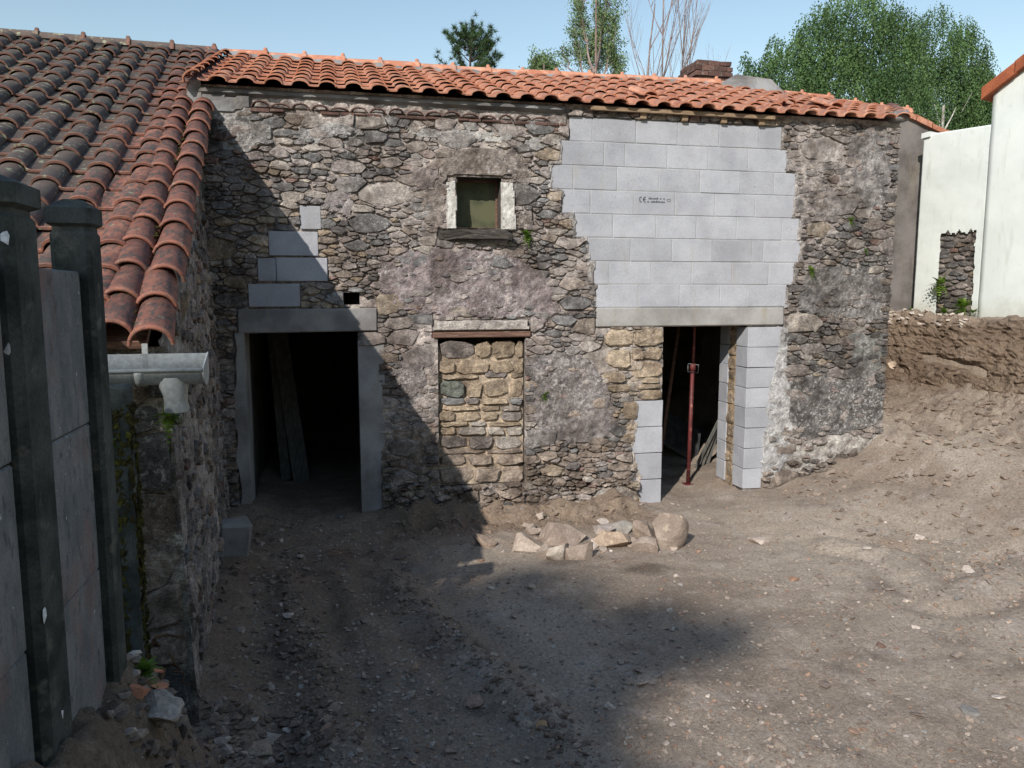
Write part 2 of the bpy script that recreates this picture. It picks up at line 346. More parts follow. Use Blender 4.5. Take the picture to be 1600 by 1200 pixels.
# ------------------------------------------------------------------ the ground
WA = np.array([8.06, 9.5]); WD = np.array([0.33, -0.944]) / math.hypot(.33, .944)     # foot of the white wall and the way it runs
WNV = np.array([-0.944, -0.33]) / math.hypot(.33, .944)
CTRL = np.array([(-.9, 4.4, .16), (-.45, 8.2, .10), (-.45, 9.5, .1), (.2, 6, .03), (1, 7, -.10), (2, 7.1, -.13), (3.3, 7.0, -.05), (4.1, 8.3, 0), (4.1, 9.5, .03),
                 (5.0, 8.1, .10), (5.6, 8.1, .24), (6.2, 8.2, .45), (6.7, 8.3, .58), (6.8, 6.4, .42), (5.2, 6.0, .08), (3, 5, 0), (1, 4, 0), (4, 3, 0), (6, 3.2, .1), (8, 4, .4), (-1.0, 6.0, .14), (-1.1, 7.9, .16), (0, 3.2, .04), (-.2, 4.2, .03)])
def zg(x, y, rough=True):
    x = np.asarray(x, float); y = np.asarray(y, float)
    num = 0; den = 0
    for cx, cy, cz in CTRL:
        w = 1 / ((x - cx) ** 2 + (y - cy) ** 2 + .05) ** 1.7; num = num + w * cz; den = den + w
    z = num / den
    m = sstep(.25, .75, x) * (1 - sstep(2.95, 3.5, x))
    lip = .18 * fbm(x * 1.7, y * 0 + 3.1, 0, 40, 3)
    z = z + m * .17 * sstep(7.9 + lip * .7, 8.22 + lip * .3, y)
    z = z + .10 * (1 - sstep(-1.0, -.55, x)) * sstep(4.0, 4.6, y)
    s = (x - WA[0]) * WNV[0] + (y - WA[1]) * WNV[1]
    jig = .06 * fbm(x * 1.6, y * 1.6, 0, 5, 4)
    prof = np.interp(s + jig, [-99, .30, .36, .52, .72, 1.4, 2.5, 3.6], [2.16, 2.13, 1.95, 1.45, 1.16, .90, .56, .15])
    bank = sstep(6.15, 6.8, x) * sstep(4.6, 6.6, y)
    z = np.where(bank > 0, z + (np.maximum(z, prof) - z) * bank, z)
    z = np.maximum(z, np.where(s < .3, np.interp(s, [.0, .3], [2.16, 2.10]), -9) * (x > 6.5))
    z = np.maximum(z, np.interp(y, [1.5, 3.0], [1.0, -.3]))
    fb = (1.10 + .10 * fbm(x * 6, y * 6, 0, 79, 4)) * (1 - sstep(-.80, -.34, x + .08 * fbm(y * 3, x * 3, 0, 77, 3))) * (1 - sstep(2.9, 4.1, y + .25 * fbm(x * 2.2, y * 2.2, 0, 78, 3)))
    z = np.maximum(z, z * .3 + fb)
    z = z + (2.1 - z) * np.maximum(sstep(13.25, 14.0, y), sstep(9.6, 10.0, y) * sstep(6.75, 7.2, x))
    z = z + (1.1 - z) * (1 - sstep(-7.5, -5.2, x)) * (1 - sstep(13.2, 14, y))
    if rough:
        inn = sstep(1.5, 2.2, y) * (1 - sstep(12, 13, y)) * sstep(-4, -2, x) * (1 - sstep(9, 10, x))
        calm = .7 + .6 * sstep(.35, .75, .5 + .5 * fbm(x * .5, y * .5, 0, 9, 3)) + .7 * (1 - sstep(-.2, 1.0, x - .25 * (y - 4)))
        face = bank * sstep(.3, .45, s) * (1 - sstep(1.3, 2.2, s))
        z = z + inn * calm * (.040 * fbm(x * 1.9, y * 1.9, 0, 1, 3) + .017 * fbm(x * 8, y * 8, 0, 2, 3) + .017 * np.abs(fbm(x * 20, y * 20, 0, 3, 2)))
        z = z + face * (.16 * fbm(x * 5, y * 5, 0, 4, 4)) + m * sstep(7.6, 7.9, y) * .13 * fbm(x * 6, y * 6, 0, 6, 4)
    return z
def axis(lo, hi, step, outer):
    a = [lo]
    while a[-1] < hi: a.append(a[-1] + step)
    l, d = [], step
    while l == [] or lo - l[-1] < outer: d *= 1.35; l.append((l[-1] if l else lo) - d)
    h, d = [], step
    while h == [] or h[-1] - hi < outer: d *= 1.35; h.append((h[-1] if h else a[-1]) + d)
    return np.array(l[::-1] + a + h)
gx, gy = axis(-1.7, 9.0, .034, 420), axis(2.1, 10.1, .034, 420)
GX, GY = np.meshgrid(gx, gy); GZ = zg(GX, GY)
nx, ny = len(gx), len(gy)
# wheel ruts and the crumbly ridges beside them
def polyd(x, y, pts):
    d = np.full(np.shape(x), 9.0)
    for (ax, ay), (bx, by) in zip(pts[:-1], pts[1:]):
        t = np.clip(((x - ax) * (bx - ax) + (y - ay) * (by - ay)) / ((bx - ax) ** 2 + (by - ay) ** 2), 0, 1); d = np.minimum(d, np.hypot(x - ax - t * (bx - ax), y - ay - t * (by - ay)))
    return d
RUT = [[tuple(at_z(px, py, 0)[:2]) for px, py in ln] for ln in ([(905, 1190), (840, 1120), (740, 1030), (660, 960), (610, 900)], [(520, 1190), (500, 1090), (470, 1000), (450, 920)], [(1600, 905), (1480, 950), (1400, 880), (1300, 860)])]
for k, ln in enumerate(RUT):
    d = polyd(GX, GY, ln) + .05 * fbm(GX * 4, GY * 4, 0, 140 + k, 3)
    GZ = GZ + .05 * np.exp(-(d / .11) ** 2) * (.6 + .9 * np.abs(fbm(GX * 14, GY * 14, 0, 150 + k, 2))) - .035 * np.exp(-((d - .26) / .10) ** 2)
V = np.stack([GX, GY, GZ], -1).reshape(-1, 3)
i = np.arange(nx - 1)[None, :] + np.arange(ny - 1)[:, None] * nx
Fq = np.stack([i, i + 1, i + nx + 1, i + nx], -1).reshape(-1, 4)
damp_shade_tint = np.ones((len(V), 3))
for (wx, wy, wr, k) in ((at_z(1010, 905, -.08)[0], at_z(1010, 905, -.08)[1], .16, .55), (at_z(880, 895, -.1)[0], at_z(880, 895, -.1)[1], .14, .6), (at_z(1050, 950, 0)[0], at_z(1050, 950, 0)[1], .3, .85)):
    d = np.hypot((V[:, 0] - wx) * .7, (V[:, 1] - wy) * 1.2) + .06 * fbm(V[:, 0] * 9, V[:, 1] * 9, 0, 55, 3)
    damp_shade_tint *= (1 - (1 - k) * (1 - sstep(wr * .5, wr * 1.3, d)))[:, None]
mnd = sstep(.2, .6, V[:, 0]) * (1 - sstep(3.1, 3.6, V[:, 0])) * sstep(7.45, 7.8, V[:, 1]); bnk = sstep(6.7, 7.1, V[:, 0]) * sstep(.2, .3, (V[:, 0] - WA[0]) * WNV[0] + (V[:, 1] - WA[1]) * WNV[1]) * (1 - sstep(.9, 1.9, (V[:, 0] - WA[0]) * WNV[0] + (V[:, 1] - WA[1]) * WNV[1]))
left_shade = (1 - sstep(-.2, 1.6, V[:, 0] - .1 * (V[:, 1] - 4) + .9 * fbm(V[:, 0] * .9, V[:, 1] * .9, 0, 171, 4)))  # shade over the left of the yard, painted into the earth as darker brown
damp_shade_tint *= (1 - np.stack([.20 * mnd, .26 * mnd, .32 * mnd], 1)) * (1 - np.stack([.24 * bnk, .27 * bnk, .30 * bnk], 1)) * (1 - np.stack([.36 * left_shade, .40 * left_shade, .43 * left_shade], 1))
ground = tag(mk('ground', V, Fq, MAT['ground'], None, damp_shade_tint, True, origin=np.zeros(3)), kind='structure')
ground['label'] = 'bare brown dug-over earth of the yard with bank under the white wall'
def gza(x, y):
    x = np.asarray(x, float); y = np.asarray(y, float)
    a = np.clip(np.searchsorted(gx, x) - 1, 0, nx - 2); b = np.clip(np.searchsorted(gy, y) - 1, 0, ny - 2)
    fx_ = (x - gx[a]) / (gx[a + 1] - gx[a]); fy_ = (y - gy[b]) / (gy[b + 1] - gy[b])
    return GZ[b, a] * (1 - fx_) * (1 - fy_) + GZ[b, a + 1] * fx_ * (1 - fy_) + GZ[b + 1, a] * (1 - fx_) * fy_ + GZ[b + 1, a + 1] * fx_ * fy_
def gz(x, y): return float(gza(x, y))

# ------------------------------------------------------------------ rubble masonry
def clip_half(poly, nx_, nz_, c):
    """keep nx*u + nz*z <= c"""
    o = []
    for k in range(len(poly)):
        a, b = poly[k], poly[(k + 1) % len(poly)]
        da, db = nx_ * a[0] + nz_ * a[1] - c, nx_ * b[0] + nz_ * b[1] - c
        if da <= 0: o.append(a)
        if (da < 0 < db) or (db < 0 < da):
            t = da / (da - db); o.append((a[0] + t * (b[0] - a[0]), a[1] + t * (b[1] - a[1])))
    return o
def rubble(u0, u1, z0, z1, keep, rects=(), sizes=((.25, 30), (.18, 120), (.125, 500), (.08, 4000), (.05, 12000), (.033, 14000)), K=2.2, pack=.84, seed=1):
    """stones of an irregular wall as convex outlines in (u, z)"""
    r_ = np.random.default_rng(seed); S = np.zeros((0, 3))
    P = []
    for rad, n in sizes:
        U = r_.uniform(u0, u1, n); Z = r_.uniform(z0, z1, n); Q = rad * r_.uniform(.8, 1.25, n)
        ok = np.array([keep(a, b) for a, b in zip(U, Z)])
        for a, b, q in zip(U[ok], Z[ok] * K, Q[ok]):
            if len(P):
                s_ = S[:len(P)]
                if (((s_[:, 0] - a) ** 2 + (s_[:, 1] - b) ** 2) < (pack * (s_[:, 2] + q)) ** 2).any(): continue
            if len(P) >= len(S): S = np.concatenate([S, np.zeros((2000, 3))])
            S[len(P)] = (a, b, q); P.append((a, b, q))
    S = np.array(P); out_ = []
    for k, (a, b, q) in enumerate(S):
        e = 1.55 * q
        poly = [(a + e * math.cos(t), b + e * math.sin(t)) for t in np.arange(10) * 2 * math.pi / 10 + r_.uniform(0, .6)]
        d2 = (S[:, 0] - a) ** 2 + (S[:, 1] - b) ** 2
        near = np.where((d2 < (e + S[:, 2] * 1.6 + .12) ** 2) & (d2 > 0))[0]
        for j in near:
            bx_, bz_, bq = S[j]
            poly = clip_half(poly, 2 * (bx_ - a), 2 * (bz_ - b), bx_ ** 2 + bz_ ** 2 - a * a - b * b - bq * bq + q * q)
            if len(poly) < 3: break
        if len(poly) < 3: continue
        poly = [(p[0], p[1] / K) for p in poly]; c = (a, b / K)
        bad = False
        for (x0, x1, y0, y1) in list(rects):
            gaps = (x0 - c[0], c[0] - x1, y0 - c[1], c[1] - y1); g = int(np.argmax(gaps))
            if gaps[g] < 0: bad = True; break
            poly = clip_half(poly, *((1, 0, x0), (-1, 0, -x1), (0, 1, y0), (0, -1, -y1))[g])
            if len(poly) < 3: bad = True; break
        if bad: continue
        poly = clip_half(clip_half(clip_half(clip_half(poly, -1, 0, -u0), 1, 0, u1), 0, -1, -z0), 0, 1, z1)
        if len(poly) >= 3: out_.append(poly)
    return out_
def area(p):
    p = np.array(p); return .5 * abs(np.dot(p[:, 0], np.roll(p[:, 1], -1)) - np.dot(p[:, 1], np.roll(p[:, 0], -1)))
def stone_vf(poly, frame, proud=.025, joint=.008, r_=rng, sink=.03, top=.74, edge=.55):
    P = np.array(poly); c = P.mean(0)
    if ((P[:, 0] * np.roll(P[:, 1], -1) - P[:, 1] * np.roll(P[:, 0], -1)).sum()) < 0: P = P[::-1]
    d = P - c; L = np.linalg.norm(d, axis=1)[:, None] + 1e-6; P = c + d * np.maximum(1 - joint * 1.2 / L, .55)
    if len(P) < 5:
        P = np.stack([P, (P + np.roll(P, -1, 0)) / 2], 1).reshape(-1, 2)
    else:
        n_ = np.roll(P, -1, 0); P = np.stack([P * .88 + n_ * .12, P * .12 + n_ * .88], 1).reshape(-1, 2)
        if len(P) > 12: P = P[np.sort(r_.choice(len(P), 12, False))]
    size = math.sqrt(max(area(P), 1e-5))
    P = P + r_.normal(0, .028 * size, P.shape); n = len(P)
    tilt = r_.normal(0, .09, 2)
    def ring(sc, dep, nz):
        Q = c + (P - c) * sc
        return [frame(q[0], q[1], dep + float((q - c) @ tilt) + r_.normal(0, nz)) for q in Q]
    V = ring(1.04, -sink, 0) + ring(1.0, proud * edge, .10 * proud) + ring(top + r_.uniform(-.06, .08), proud, .14 * proud)
    V.append(frame(c[0] + r_.normal(0, .1 * size), c[1] + r_.normal(0, .06 * size), proud * 1.08))
    F = []
    for ri in (0, 1):
        for k in range(n): F.append([ri * n + k, ri * n + (k + 1) % n, (ri + 1) * n + (k + 1) % n, (ri + 1) * n + k])
    for k in range(n): F.append([2 * n + k, 2 * n + (k + 1) % n, 3 * n])
    return np.array(V), F
def in_poly(x, y, poly):
    x = np.asarray(x); y = np.asarray(y); c = np.zeros(x.shape, bool); n = len(poly)
    for k in range(n):
        (x1, y1), (x2, y2) = poly[k], poly[(k + 1) % n]
        if y1 == y2: continue
        c ^= ((y1 > y) != (y2 > y)) & (x < (x2 - x1) * (y - y1) / (y2 - y1) + x1)
    return c
def slab_patch(name, poly, frame, mat, parent, thick=.02, cell=.022, rag=.035, tint=(1, 1, 1), rough=.006, seed=0, holes=()):
    """a coat of render with a ragged edge"""
    p = np.array(poly); us = np.arange(p[:, 0].min() - .06, p[:, 0].max() + .06, cell); zs = np.arange(p[:, 1].min() - .06, p[:, 1].max() + .06, cell)
    U, Z = np.meshgrid(us, zs)
    def inside(a, b):
        k = in_poly(a + rag * fbm(a * 9, b * 9, 0, seed + 3, 3), b + rag * fbm(a * 9, b * 9, 5, seed + 9, 3), poly)
        for (x0, x1, y0, y1) in holes: k &= ~((a > x0) & (a < x1) & (b > y0) & (b < y1))
        return k
    C = inside(U[:-1, :-1] + cell / 2, Z[:-1, :-1] + cell / 2)
    if not C.any(): return None
    cnt = np.zeros(U.shape, int); cnt[:-1, :-1] += C; cnt[1:, :-1] += C; cnt[:-1, 1:] += C; cnt[1:, 1:] += C
    dep = np.where(cnt == 4, thick + rough * fbm(U * 16, Z * 16, 0, seed, 4) * 1.6 + .5 * thick * fbm(U * 2.5, Z * 2.5, 0, seed + 1, 2), -.012)
    idx = -np.ones(U.shape, int); us_ = cnt > 0; idx[us_] = np.arange(us_.sum())
    V = np.array([frame(a, b, d) for a, b, d in zip(U[us_], Z[us_], dep[us_])])
    r_, c_ = np.where(C)
    F = np.stack([idx[r_, c_], idx[r_, c_ + 1], idx[r_ + 1, c_ + 1], idx[r_ + 1, c_]], -1).tolist()
    T = np.array(tint)[None, :] * (1 + .10 * fbm(U[us_] * 3, Z[us_] * 3, 0, seed + 20, 3))[:, None]
    return mk(name, V, F, mat, parent, T)
def rect_cells(xs, zs, rects):
    xs = sorted(set(xs)); zs = sorted(set(zs)); o = []
    for a, b in zip(xs[:-1], xs[1:]):
        for c, d in zip(zs[:-1], zs[1:]):
            m = ((a + b) / 2, (c + d) / 2)
            if not any(x0 < m[0] < x1 and y0 < m[1] < y1 for x0, x1, y0, y1 in rects): o.append((a, b, c, d))
    return o

# ------------------------------------------------------------------ the stone house
house = tag(empty('stone_house', (2.6, 8.3, 0)), 'long old rubble stone house with orange tiled roof and grey block infill', 'house')
HX0, HX1, YB, ZT = -1.42, 6.62, 8.95, 4.52
ld = frect(387, 519, 563, 830); LD = (ld[0], ld[1], -.3, ld[3])                      # openings
rd = frect(1033, 510, 1165, 790); RD = (rd[0], rd[1], -.3, rd[3])
WI = frect(713, 277, 784, 356)
NI = frect(685, 527, 820, 757)
PH = frect(537, 457, 562, 476)
OPEN = [LD, RD, WI, NI, PH]
# grey block fillings: course heights and joints read along the wall
lin_r = frect(931, 480, 1224, 509); lin_l = frect(371, 483, 589, 519)
ztop = fac(1060, 190)[1]; zrow = np.linspace(ztop, lin_r[3], 9)
ROWS = [[890, 926, 994, 1059, 1124, 1186, 1222], [876, 944, 977, 1043, 1107, 1169, 1230], [860, 896, 964, 1030, 1094, 1157, 1210, 1244], [878, 923, 990, 1055, 1117, 1180, 1241],
        [895, 958, 1025, 1088, 1151, 1222, 1249], [918, 985, 1050, 1113, 1175, 1193, 1251], [928, 951, 1017, 1081, 1144, 1201, 1241], [931, 998, 1062, 1125, 1167, 1229]]
BLK = []
for r_i, row in enumerate(ROWS):
    py = 190 + 36.4 * (r_i + .5)
    xs = [fac(p, py)[0] for p in row]; BLK.append((xs, zrow[r_i + 1], zrow[r_i]))
LBLK = [frect(388, 443, 469, 480), frect(403, 402, 431, 440), frect(432, 402, 512, 440), frect(420, 361, 497, 400), frect(469, 321, 501, 359)]
JR = [frect(1165, 511 + 31.5 * k, (1221, 1221, 1219, 1214, 1206, 1199, 1194, 1188)[k], 511 + 31.5 * (k + 1)) for k in range(8)]
JL = [frect((989, 986, 992, 997)[k], 626 + 41 * k, 1029, 626 + 41 * (k + 1)) for k in range(4)]
LJ_L = frect(370, 519, 388, 800); LJ_R = frect(564, 541, 601, 800)
RECTS = OPEN + [(xs[0] - .01, xs[-1] + .01, a, b) for xs, a, b in BLK] + [lin_r, lin_l] + LBLK + JR + JL + [LJ_L, (LJ_R[0], LJ_R[1] - .05, LJ_R[2], LJ_R[3])]
NL = frect(676, 500, 828, 527); SILL = frect(684, 358, 800, 376); RECTS += [NL, SILL]
z_eave_band = fac(640, 170)[1]; z_gen = fac(640, 181)[1]
print('z', z_eave_band, z_gen, ztop, lin_r, LD, RD, WI, NI)

def front(u, z, d): return (u, YF - d, z)
mauve, greyb, ochre, brick_, beige, darkg, brown = [np.array(c) for c in ((.338, .300, .280), (.205, .208, .210), (.415, .335, .245), (.290, .190, .160), (.480, .435, .385), (.195, .183, .177), (.315, .262, .218))]
oc_l, oc_r = fac(430, 410), fac(995, 580)
def zone(u, z):
    wo = max(math.exp(-(((u - oc_l[0]) / .62) ** 2 + ((z - oc_l[1]) / .42) ** 2)), math.exp(-(((u - oc_r[0]) / .42) ** 2 + ((z - oc_r[1]) / .75) ** 2)))
    cl_ = lambda v: min(1.0, max(0.0, v))
    we = cl_((.95 - z) / .5); wr = cl_((u - 4.9) / .6); wl = cl_((-.9 - u) / .35)
    return wo, we, wr, wl
def wall_tint(u, z):
    wo, we, wr, wl = zone(u, z)
    n = .5 + .25 * math.sin(u * 2.3 + 1.7 * math.sin(z * 2.1)) + .25 * math.sin(z * 3.1 + u)
    c = mauve * (1.05 + .45 * n) + np.array((.03, .03, .025)) * min(1.0, max(0.0, (z - 3.4) / .6))
    c = c + (beige * .95 - c) * .85 * wo; c = c + (brown * .95 - c) * .8 * we; c = c + (darkg * 1.25 - c) * .45 * max(wr, wl)
    return c
def stone_tint(u, z, r_):
    wo, we, wr, wl = zone(u, z)
    p = r_.uniform()
    if p < .75 * wo: c = ochre * r_.uniform(.7, 1.2) if r_.uniform() < .7 else beige
    elif p > 1 - .6 * we: c = brown * r_.uniform(.8, 1.15)
    else:
        q = r_.uniform() ; k = max(wr, wl)
        c = (mauve * 1.05 if q < .36 else darkg if q < .36 + .14 + .16 * k else greyb if q < .66 + .08 * k else brown if q < .82 else (ochre * .8 + .03) if q < .86 else beige * .9 if q < .96 else brick_)
        c = c * (1 - .25 * k)
    return np.array(c) * r_.uniform(.78, 1.22)

# mortar face with the openings left out
gap = [r for r in OPEN] + [(xs[0], xs[-1], a, b) for xs, a, b in BLK]
cuts_x = [HX0, HX1] + [v for r in gap for v in r[:2]]; cuts_z = [-.35, ZT] + [v for r in gap for v in r[2:]]
def refine(c, step):
    c = sorted(set(round(v, 4) for v in c)); o = []
    for a, b in zip(c[:-1], c[1:]):
        n = max(1, int(round((b - a) / step))); o += list(np.linspace(a, b, n, endpoint=False))
    return np.array(o + [c[-1]])
fx, fz = refine(cuts_x, .022), refine(cuts_z, .022)
U, Z = np.meshgrid(fx, fz); keepc = np.ones((len(fz) - 1, len(fx) - 1), bool)
uc, zc = (U[:-1, :-1] + U[1:, 1:]) / 2, (Z[:-1, :-1] + Z[1:, 1:]) / 2
for r in gap: keepc &= ~((uc > r[0]) & (uc < r[1]) & (zc > r[2]) & (zc < r[3]))
dep = -.012 + .012 * fbm(U * 7, Z * 9, 0, 30, 3) + .014 * fbm(U * 19, Z * 24, 0, 31, 3) + .018 * sstep(.05, .4, fbm(U * .9, Z * 1.1, 0, 70, 3)) + .008 * fbm(U * 2.1, Z * 2.1, 0, 37, 3)
for r in RECTS[len(OPEN):]:
    dep = np.where((U > r[0] - .012) & (U < r[1] + .012) & (Z > r[2] - .01) & (Z < r[3] + .01), np.minimum(dep, -.03), dep)
earth = sstep(.75, .35, Z) * sstep(.2, .6, U) * (1 - sstep(3.1, 3.5, U))
dep = dep + earth * (.045 + .075 * fbm(U * 4, Z * 6, 0, 33, 4) + .03 * fbm(U * 13, Z * 17, 0, 34, 3))
V = np.stack([U, YF - dep, Z], -1).reshape(-1, 3)
r_, c_ = np.where(keepc); w_ = len(fx); i = r_ * w_ + c_
Fq = np.stack([i, i + 1, i + w_ + 1, i + w_], -1)
T = np.array([wall_tint(a, b) for a, b in zip(U.ravel(), Z.ravel())])
used = np.unique(Fq); mp = -np.ones(len(V), int); mp[used] = np.arange(len(used))
fwall = mk('front_wall', V[used], mp[Fq], MAT['mortar'], house, T[used], False, origin=np.array([2.6, YF, 0]))
core = MB()
for a, b, c, d in rect_cells([HX0, HX1] + [v for r in OPEN for v in r[:2]], [-.4, ZT - .12] + [v for r in OPEN for v in r[2:]], OPEN):
    core.add(*box_vf(a, b, YF + .05, YB, c, d))
core.build('wall_core', MAT['inner'], house, tint=False)

# render coats still on the wall
PATCH = [([(324, 150), (400, 172), (432, 200), (425, 222), (385, 242), (345, 232), (328, 205)], (.40, .39, .37)),
         ([(455, 214), (470, 194), (520, 190), (566, 194), (570, 216), (528, 212), (500, 226), (470, 222)], (.42, .41, .40)),
         ([(626, 196), (700, 200), (770, 206), (806, 208), (800, 222), (742, 224), (700, 214), (640, 214)], (.42, .41, .39)),
         ([(818, 214), (862, 212), (868, 232), (836, 240), (822, 228)], (.40, .39, .37)),
         ([(686, 266), (708, 236), (760, 226), (806, 232), (830, 264), (822, 292), (806, 290), (798, 279), (704, 277), (697, 288)], (.285, .248, .222)),
         ([(664, 300), (688, 284), (697, 292), (697, 330), (688, 366), (664, 352), (655, 326)], (.29, .25, .225)),
         ([(805, 330), (830, 324), (834, 352), (812, 360)], (.28, .245, .225)),
         ([(585, 420), (625, 388), (700, 384), (790, 392), (842, 420), (868, 452), (878, 490), (842, 512), (832, 498), (690, 496), (600, 478)], (.300, .255, .255)),
         ([(500, 300), (545, 290), (560, 320), (545, 345), (508, 330)], (.31, .275, .27)),
         ([(640, 262), (680, 256), (690, 280), (668, 300), (642, 290)], (.30, .26, .245)),
         ([(828, 560), (870, 545), (930, 560), (955, 610), (966, 684), (905, 694), (845, 688), (826, 640)], (.275, .25, .245)),
         ([(615, 560), (660, 556), (675, 600), (640, 625), (612, 600)], (.29, .26, .255)),
         ([(612, 672), (680, 664), (684, 740), (640, 748), (606, 730)], (.30, .245, .20)),
         ([(1228, 590), (1290, 580), (1376, 592), (1380, 660), (1330, 676), (1250, 690), (1220, 660)], (.165, .160, .155)),
         ([(1192, 690), (1250, 688), (1330, 676), (1380, 676), (1378, 696), (1310, 714), (1235, 742), (1194, 744)], (.47, .45, .42)),
         ([(1324, 520), (1380, 522), (1380, 590), (1340, 592)], (.30, .31, .30)),
         ([(1322, 206), (1392, 206), (1392, 300), (1370, 340), (1338, 312), (1326, 260)], (.26, .245, .24)),
         ([(1194, 512), (1226, 512), (1226, 690), (1196, 690)], (.42, .42, .41)),
         ([(1262, 420), (1310, 410), (1380, 430), (1382, 500), (1300, 500), (1240, 480)], (.215, .205, .20))]
PPOLY = []
for k, (pp, tn) in enumerate(PATCH):
    poly = [fac(*q) for q in pp]; PPOLY.append(poly)
    slab_patch('render_patch', poly, front, MAT['render'], fwall, .018 if k != 4 else .03, .017, .06, tn, .012, 100 + k * 7, [(r[0] - .002, r[1] + .002, r[2], r[3]) for r in RECTS])
sr = np.random.default_rng(21)
SMX, SMZ = np.linspace(HX0, HX1, 160), np.linspace(-.4, ZT, 90); SMG = fbm(SMX[None, :] * .9 + 0 * SMZ[:, None], SMZ[:, None] * 1.1 + 0 * SMX[None, :], 0, 70, 3)
def smear_f(u, z): return float(SMG[min(89, max(0, int((z + .4) / (ZT + .4) * 89))), min(159, max(0, int((u - HX0) / (HX1 - HX0) * 159)))])
def keep(u, z):
    if smear_f(u, z) > .22 and sr.uniform() < .35: return False
    if z > z_gen - .06 and u < fac(885, 180)[0]: return False
    for (x0, x1, y0, y1) in RECTS:
        if x0 - .015 < u < x1 + .015 and y0 - .012 < z < y1 + .012: return False
    for p, (bx0, bx1, bz0, bz1) in zip(PPOLY, PBOX):
        if bx0 < u < bx1 and bz0 < z < bz1 and in_poly(np.array([u]), np.array([z]), p)[0]: return sr.uniform() < .06
    return True
PBOX = [(min(q[0] for q in p), max(q[0] for q in p), min(q[1] for q in p), max(q[1] for q in p)) for p in PPOLY]
cells = rubble(HX0 + .02, HX1, -.28, ZT - .06, keep, RECTS, seed=5)
cells.sort(key=area, reverse=True)
fill = MB(); nst = 0
for poly in cells:
    if area(poly) < .0007: continue
    c = np.mean(poly, 0); wo, we, wr, wl = zone(*c)
    smear = smear_f(c[0], c[1])     # where old mortar is smeared over the stones
    proud = sr.uniform(.012, .036) * (.7 if smear > .1 else 1.0) + .075 * we * sr.uniform(.3, 1.0)
    V, F = stone_vf(poly, front, proud, sr.uniform(.002, .008), sr, .03, sr.uniform(.72, .9), sr.uniform(.5, .92))
    tn = stone_tint(c[0], c[1], sr)
    tn = tn * .9 + wall_tint(*c) * .1
    if smear > .1: tn = tn * .6 + wall_tint(*c) * .4
    if nst < 225: mk('stone', V, F, MAT['stone'], fwall, tn); nst += 1
    else: fill.add(V, F, tn)
tag(fill.build('small_stones', MAT['stone'], fwall), kind='stuff')

# quoin stones of the right doorway, laid by hand
QU = [(943, 513, 990, 541), (990, 511, 1035, 541), (948, 545, 984, 575), (985, 543, 1005, 562), (1006, 541, 1033, 563), (985, 564, 1033, 588), (1000, 589, 1031, 598), (992, 599, 1031, 607), (996, 608, 1033, 624), (972, 626, 996, 656), (940, 580, 975, 598), (948, 600, 985, 612), (976, 660, 990, 672), (972, 676, 992, 690)]
for q in QU:
    a, b, c, d = frect(*q); cx, cz = (a + b) / 2, (c + d) / 2
    poly = [(cx + (b - a) / 2 * sx * (1 - .12 * sr.uniform()), cz + (d - c) / 2 * sz * (1 - .12 * sr.uniform())) for sx, sz in ((-1, -.7), (-.6, -1), (.6, -1), (1, -.7), (1, .7), (.5, 1), (-.6, 1), (-1, .6))]
    V, F = stone_vf(poly, front, sr.uniform(.03, .05), .003, sr, .1, .9, sr.uniform(.65, .95))
    mk('quoin_stone', V, F, MAT['stone_clean'], fwall, ochre * sr.uniform(.86, 1.1) + .02)

# the walled-up middle doorway
nx0, nx1, nz0, nz1 = NI
infill = tag(box('doorway_infill', (nx0 + .005, nx1 - .005, YF + .07, YF + .45, nz0 - .05, nz1 - .10), MAT['stone_clean'], house, 0, 0, (.52, .43, .33)))
infill['label'] = 'ochre stone infill of the walled-up middle doorway'
NROWS = [(532, 561, [(686, 745), (745, 769), (769, 808), (809, 819)]), (562, 585, [(686, 712), (713, 765), (766, 806), (807, 819)]), (579, 591, [(758, 797), (799, 819)]), (586, 593, [(690, 750)]),
         (593, 622, [(687, 727), (728, 756), (757, 797), (798, 818)]), (622, 633, [(687, 728), (729, 750), (751, 796), (797, 818)]), (634, 643, [(692, 751), (752, 783), (784, 814)]), (643, 659, [(686, 713), (716, 752), (753, 780), (783, 818)]),
         (660, 667, [(688, 733), (734, 762), (764, 816)]), (667, 681, [(687, 714), (715, 762), (763, 790), (791, 819)]), (682, 702, [(688, 731), (732, 772), (773, 819)]), (702, 710, [(688, 760), (761, 818)]),
         (711, 728, [(688, 730), (731, 772), (776, 819)]), (729, 757, [(687, 742), (743, 784), (785, 819)])]
for y0, y1, xs in NROWS:
    for x0, x1 in xs:
        a, b, c, d = frect(x0, y0, x1, y1); cx, cz = (a + b) / 2, (c + d) / 2
        poly = [(cx + (b - a) / 2 * sx * (1 - .14 * sr.uniform()), cz + (d - c) / 2 * sz * (1 - .18 * sr.uniform())) for sx, sz in ((-1, -.6), (-.65, -1), (.6, -1), (1, -.6), (1, .6), (.6, 1), (-.6, 1), (-1, .6))]
        V, F = stone_vf(poly, lambda u, z, d_: (u, YF + .065 - d_, z), sr.uniform(.02, .05), .003, sr, .03, .9, sr.uniform(.6, .95))
        q = sr.uniform(); low = y0 > 700
        tn = (ochre * sr.uniform(.8, 1.15) if q < .62 else beige * .85 if q < .78 else greyb * 1.2 if q < .9 else mauve * .8)
        if low: tn = brown * sr.uniform(1.1, 1.35)
        if (x0, y0) == (687, 593): tn = np.array((.20, .22, .19))
        mk('stone', V, F, MAT['stone_clean'], infill, tn)
box('back_board', (nx0, nx1, YF + .5, YF + .55, nz0, nz1 + .02), MAT['inner'], infill)
nl = NL; zm = nl[2] + (nl[3] - nl[2]) * .34
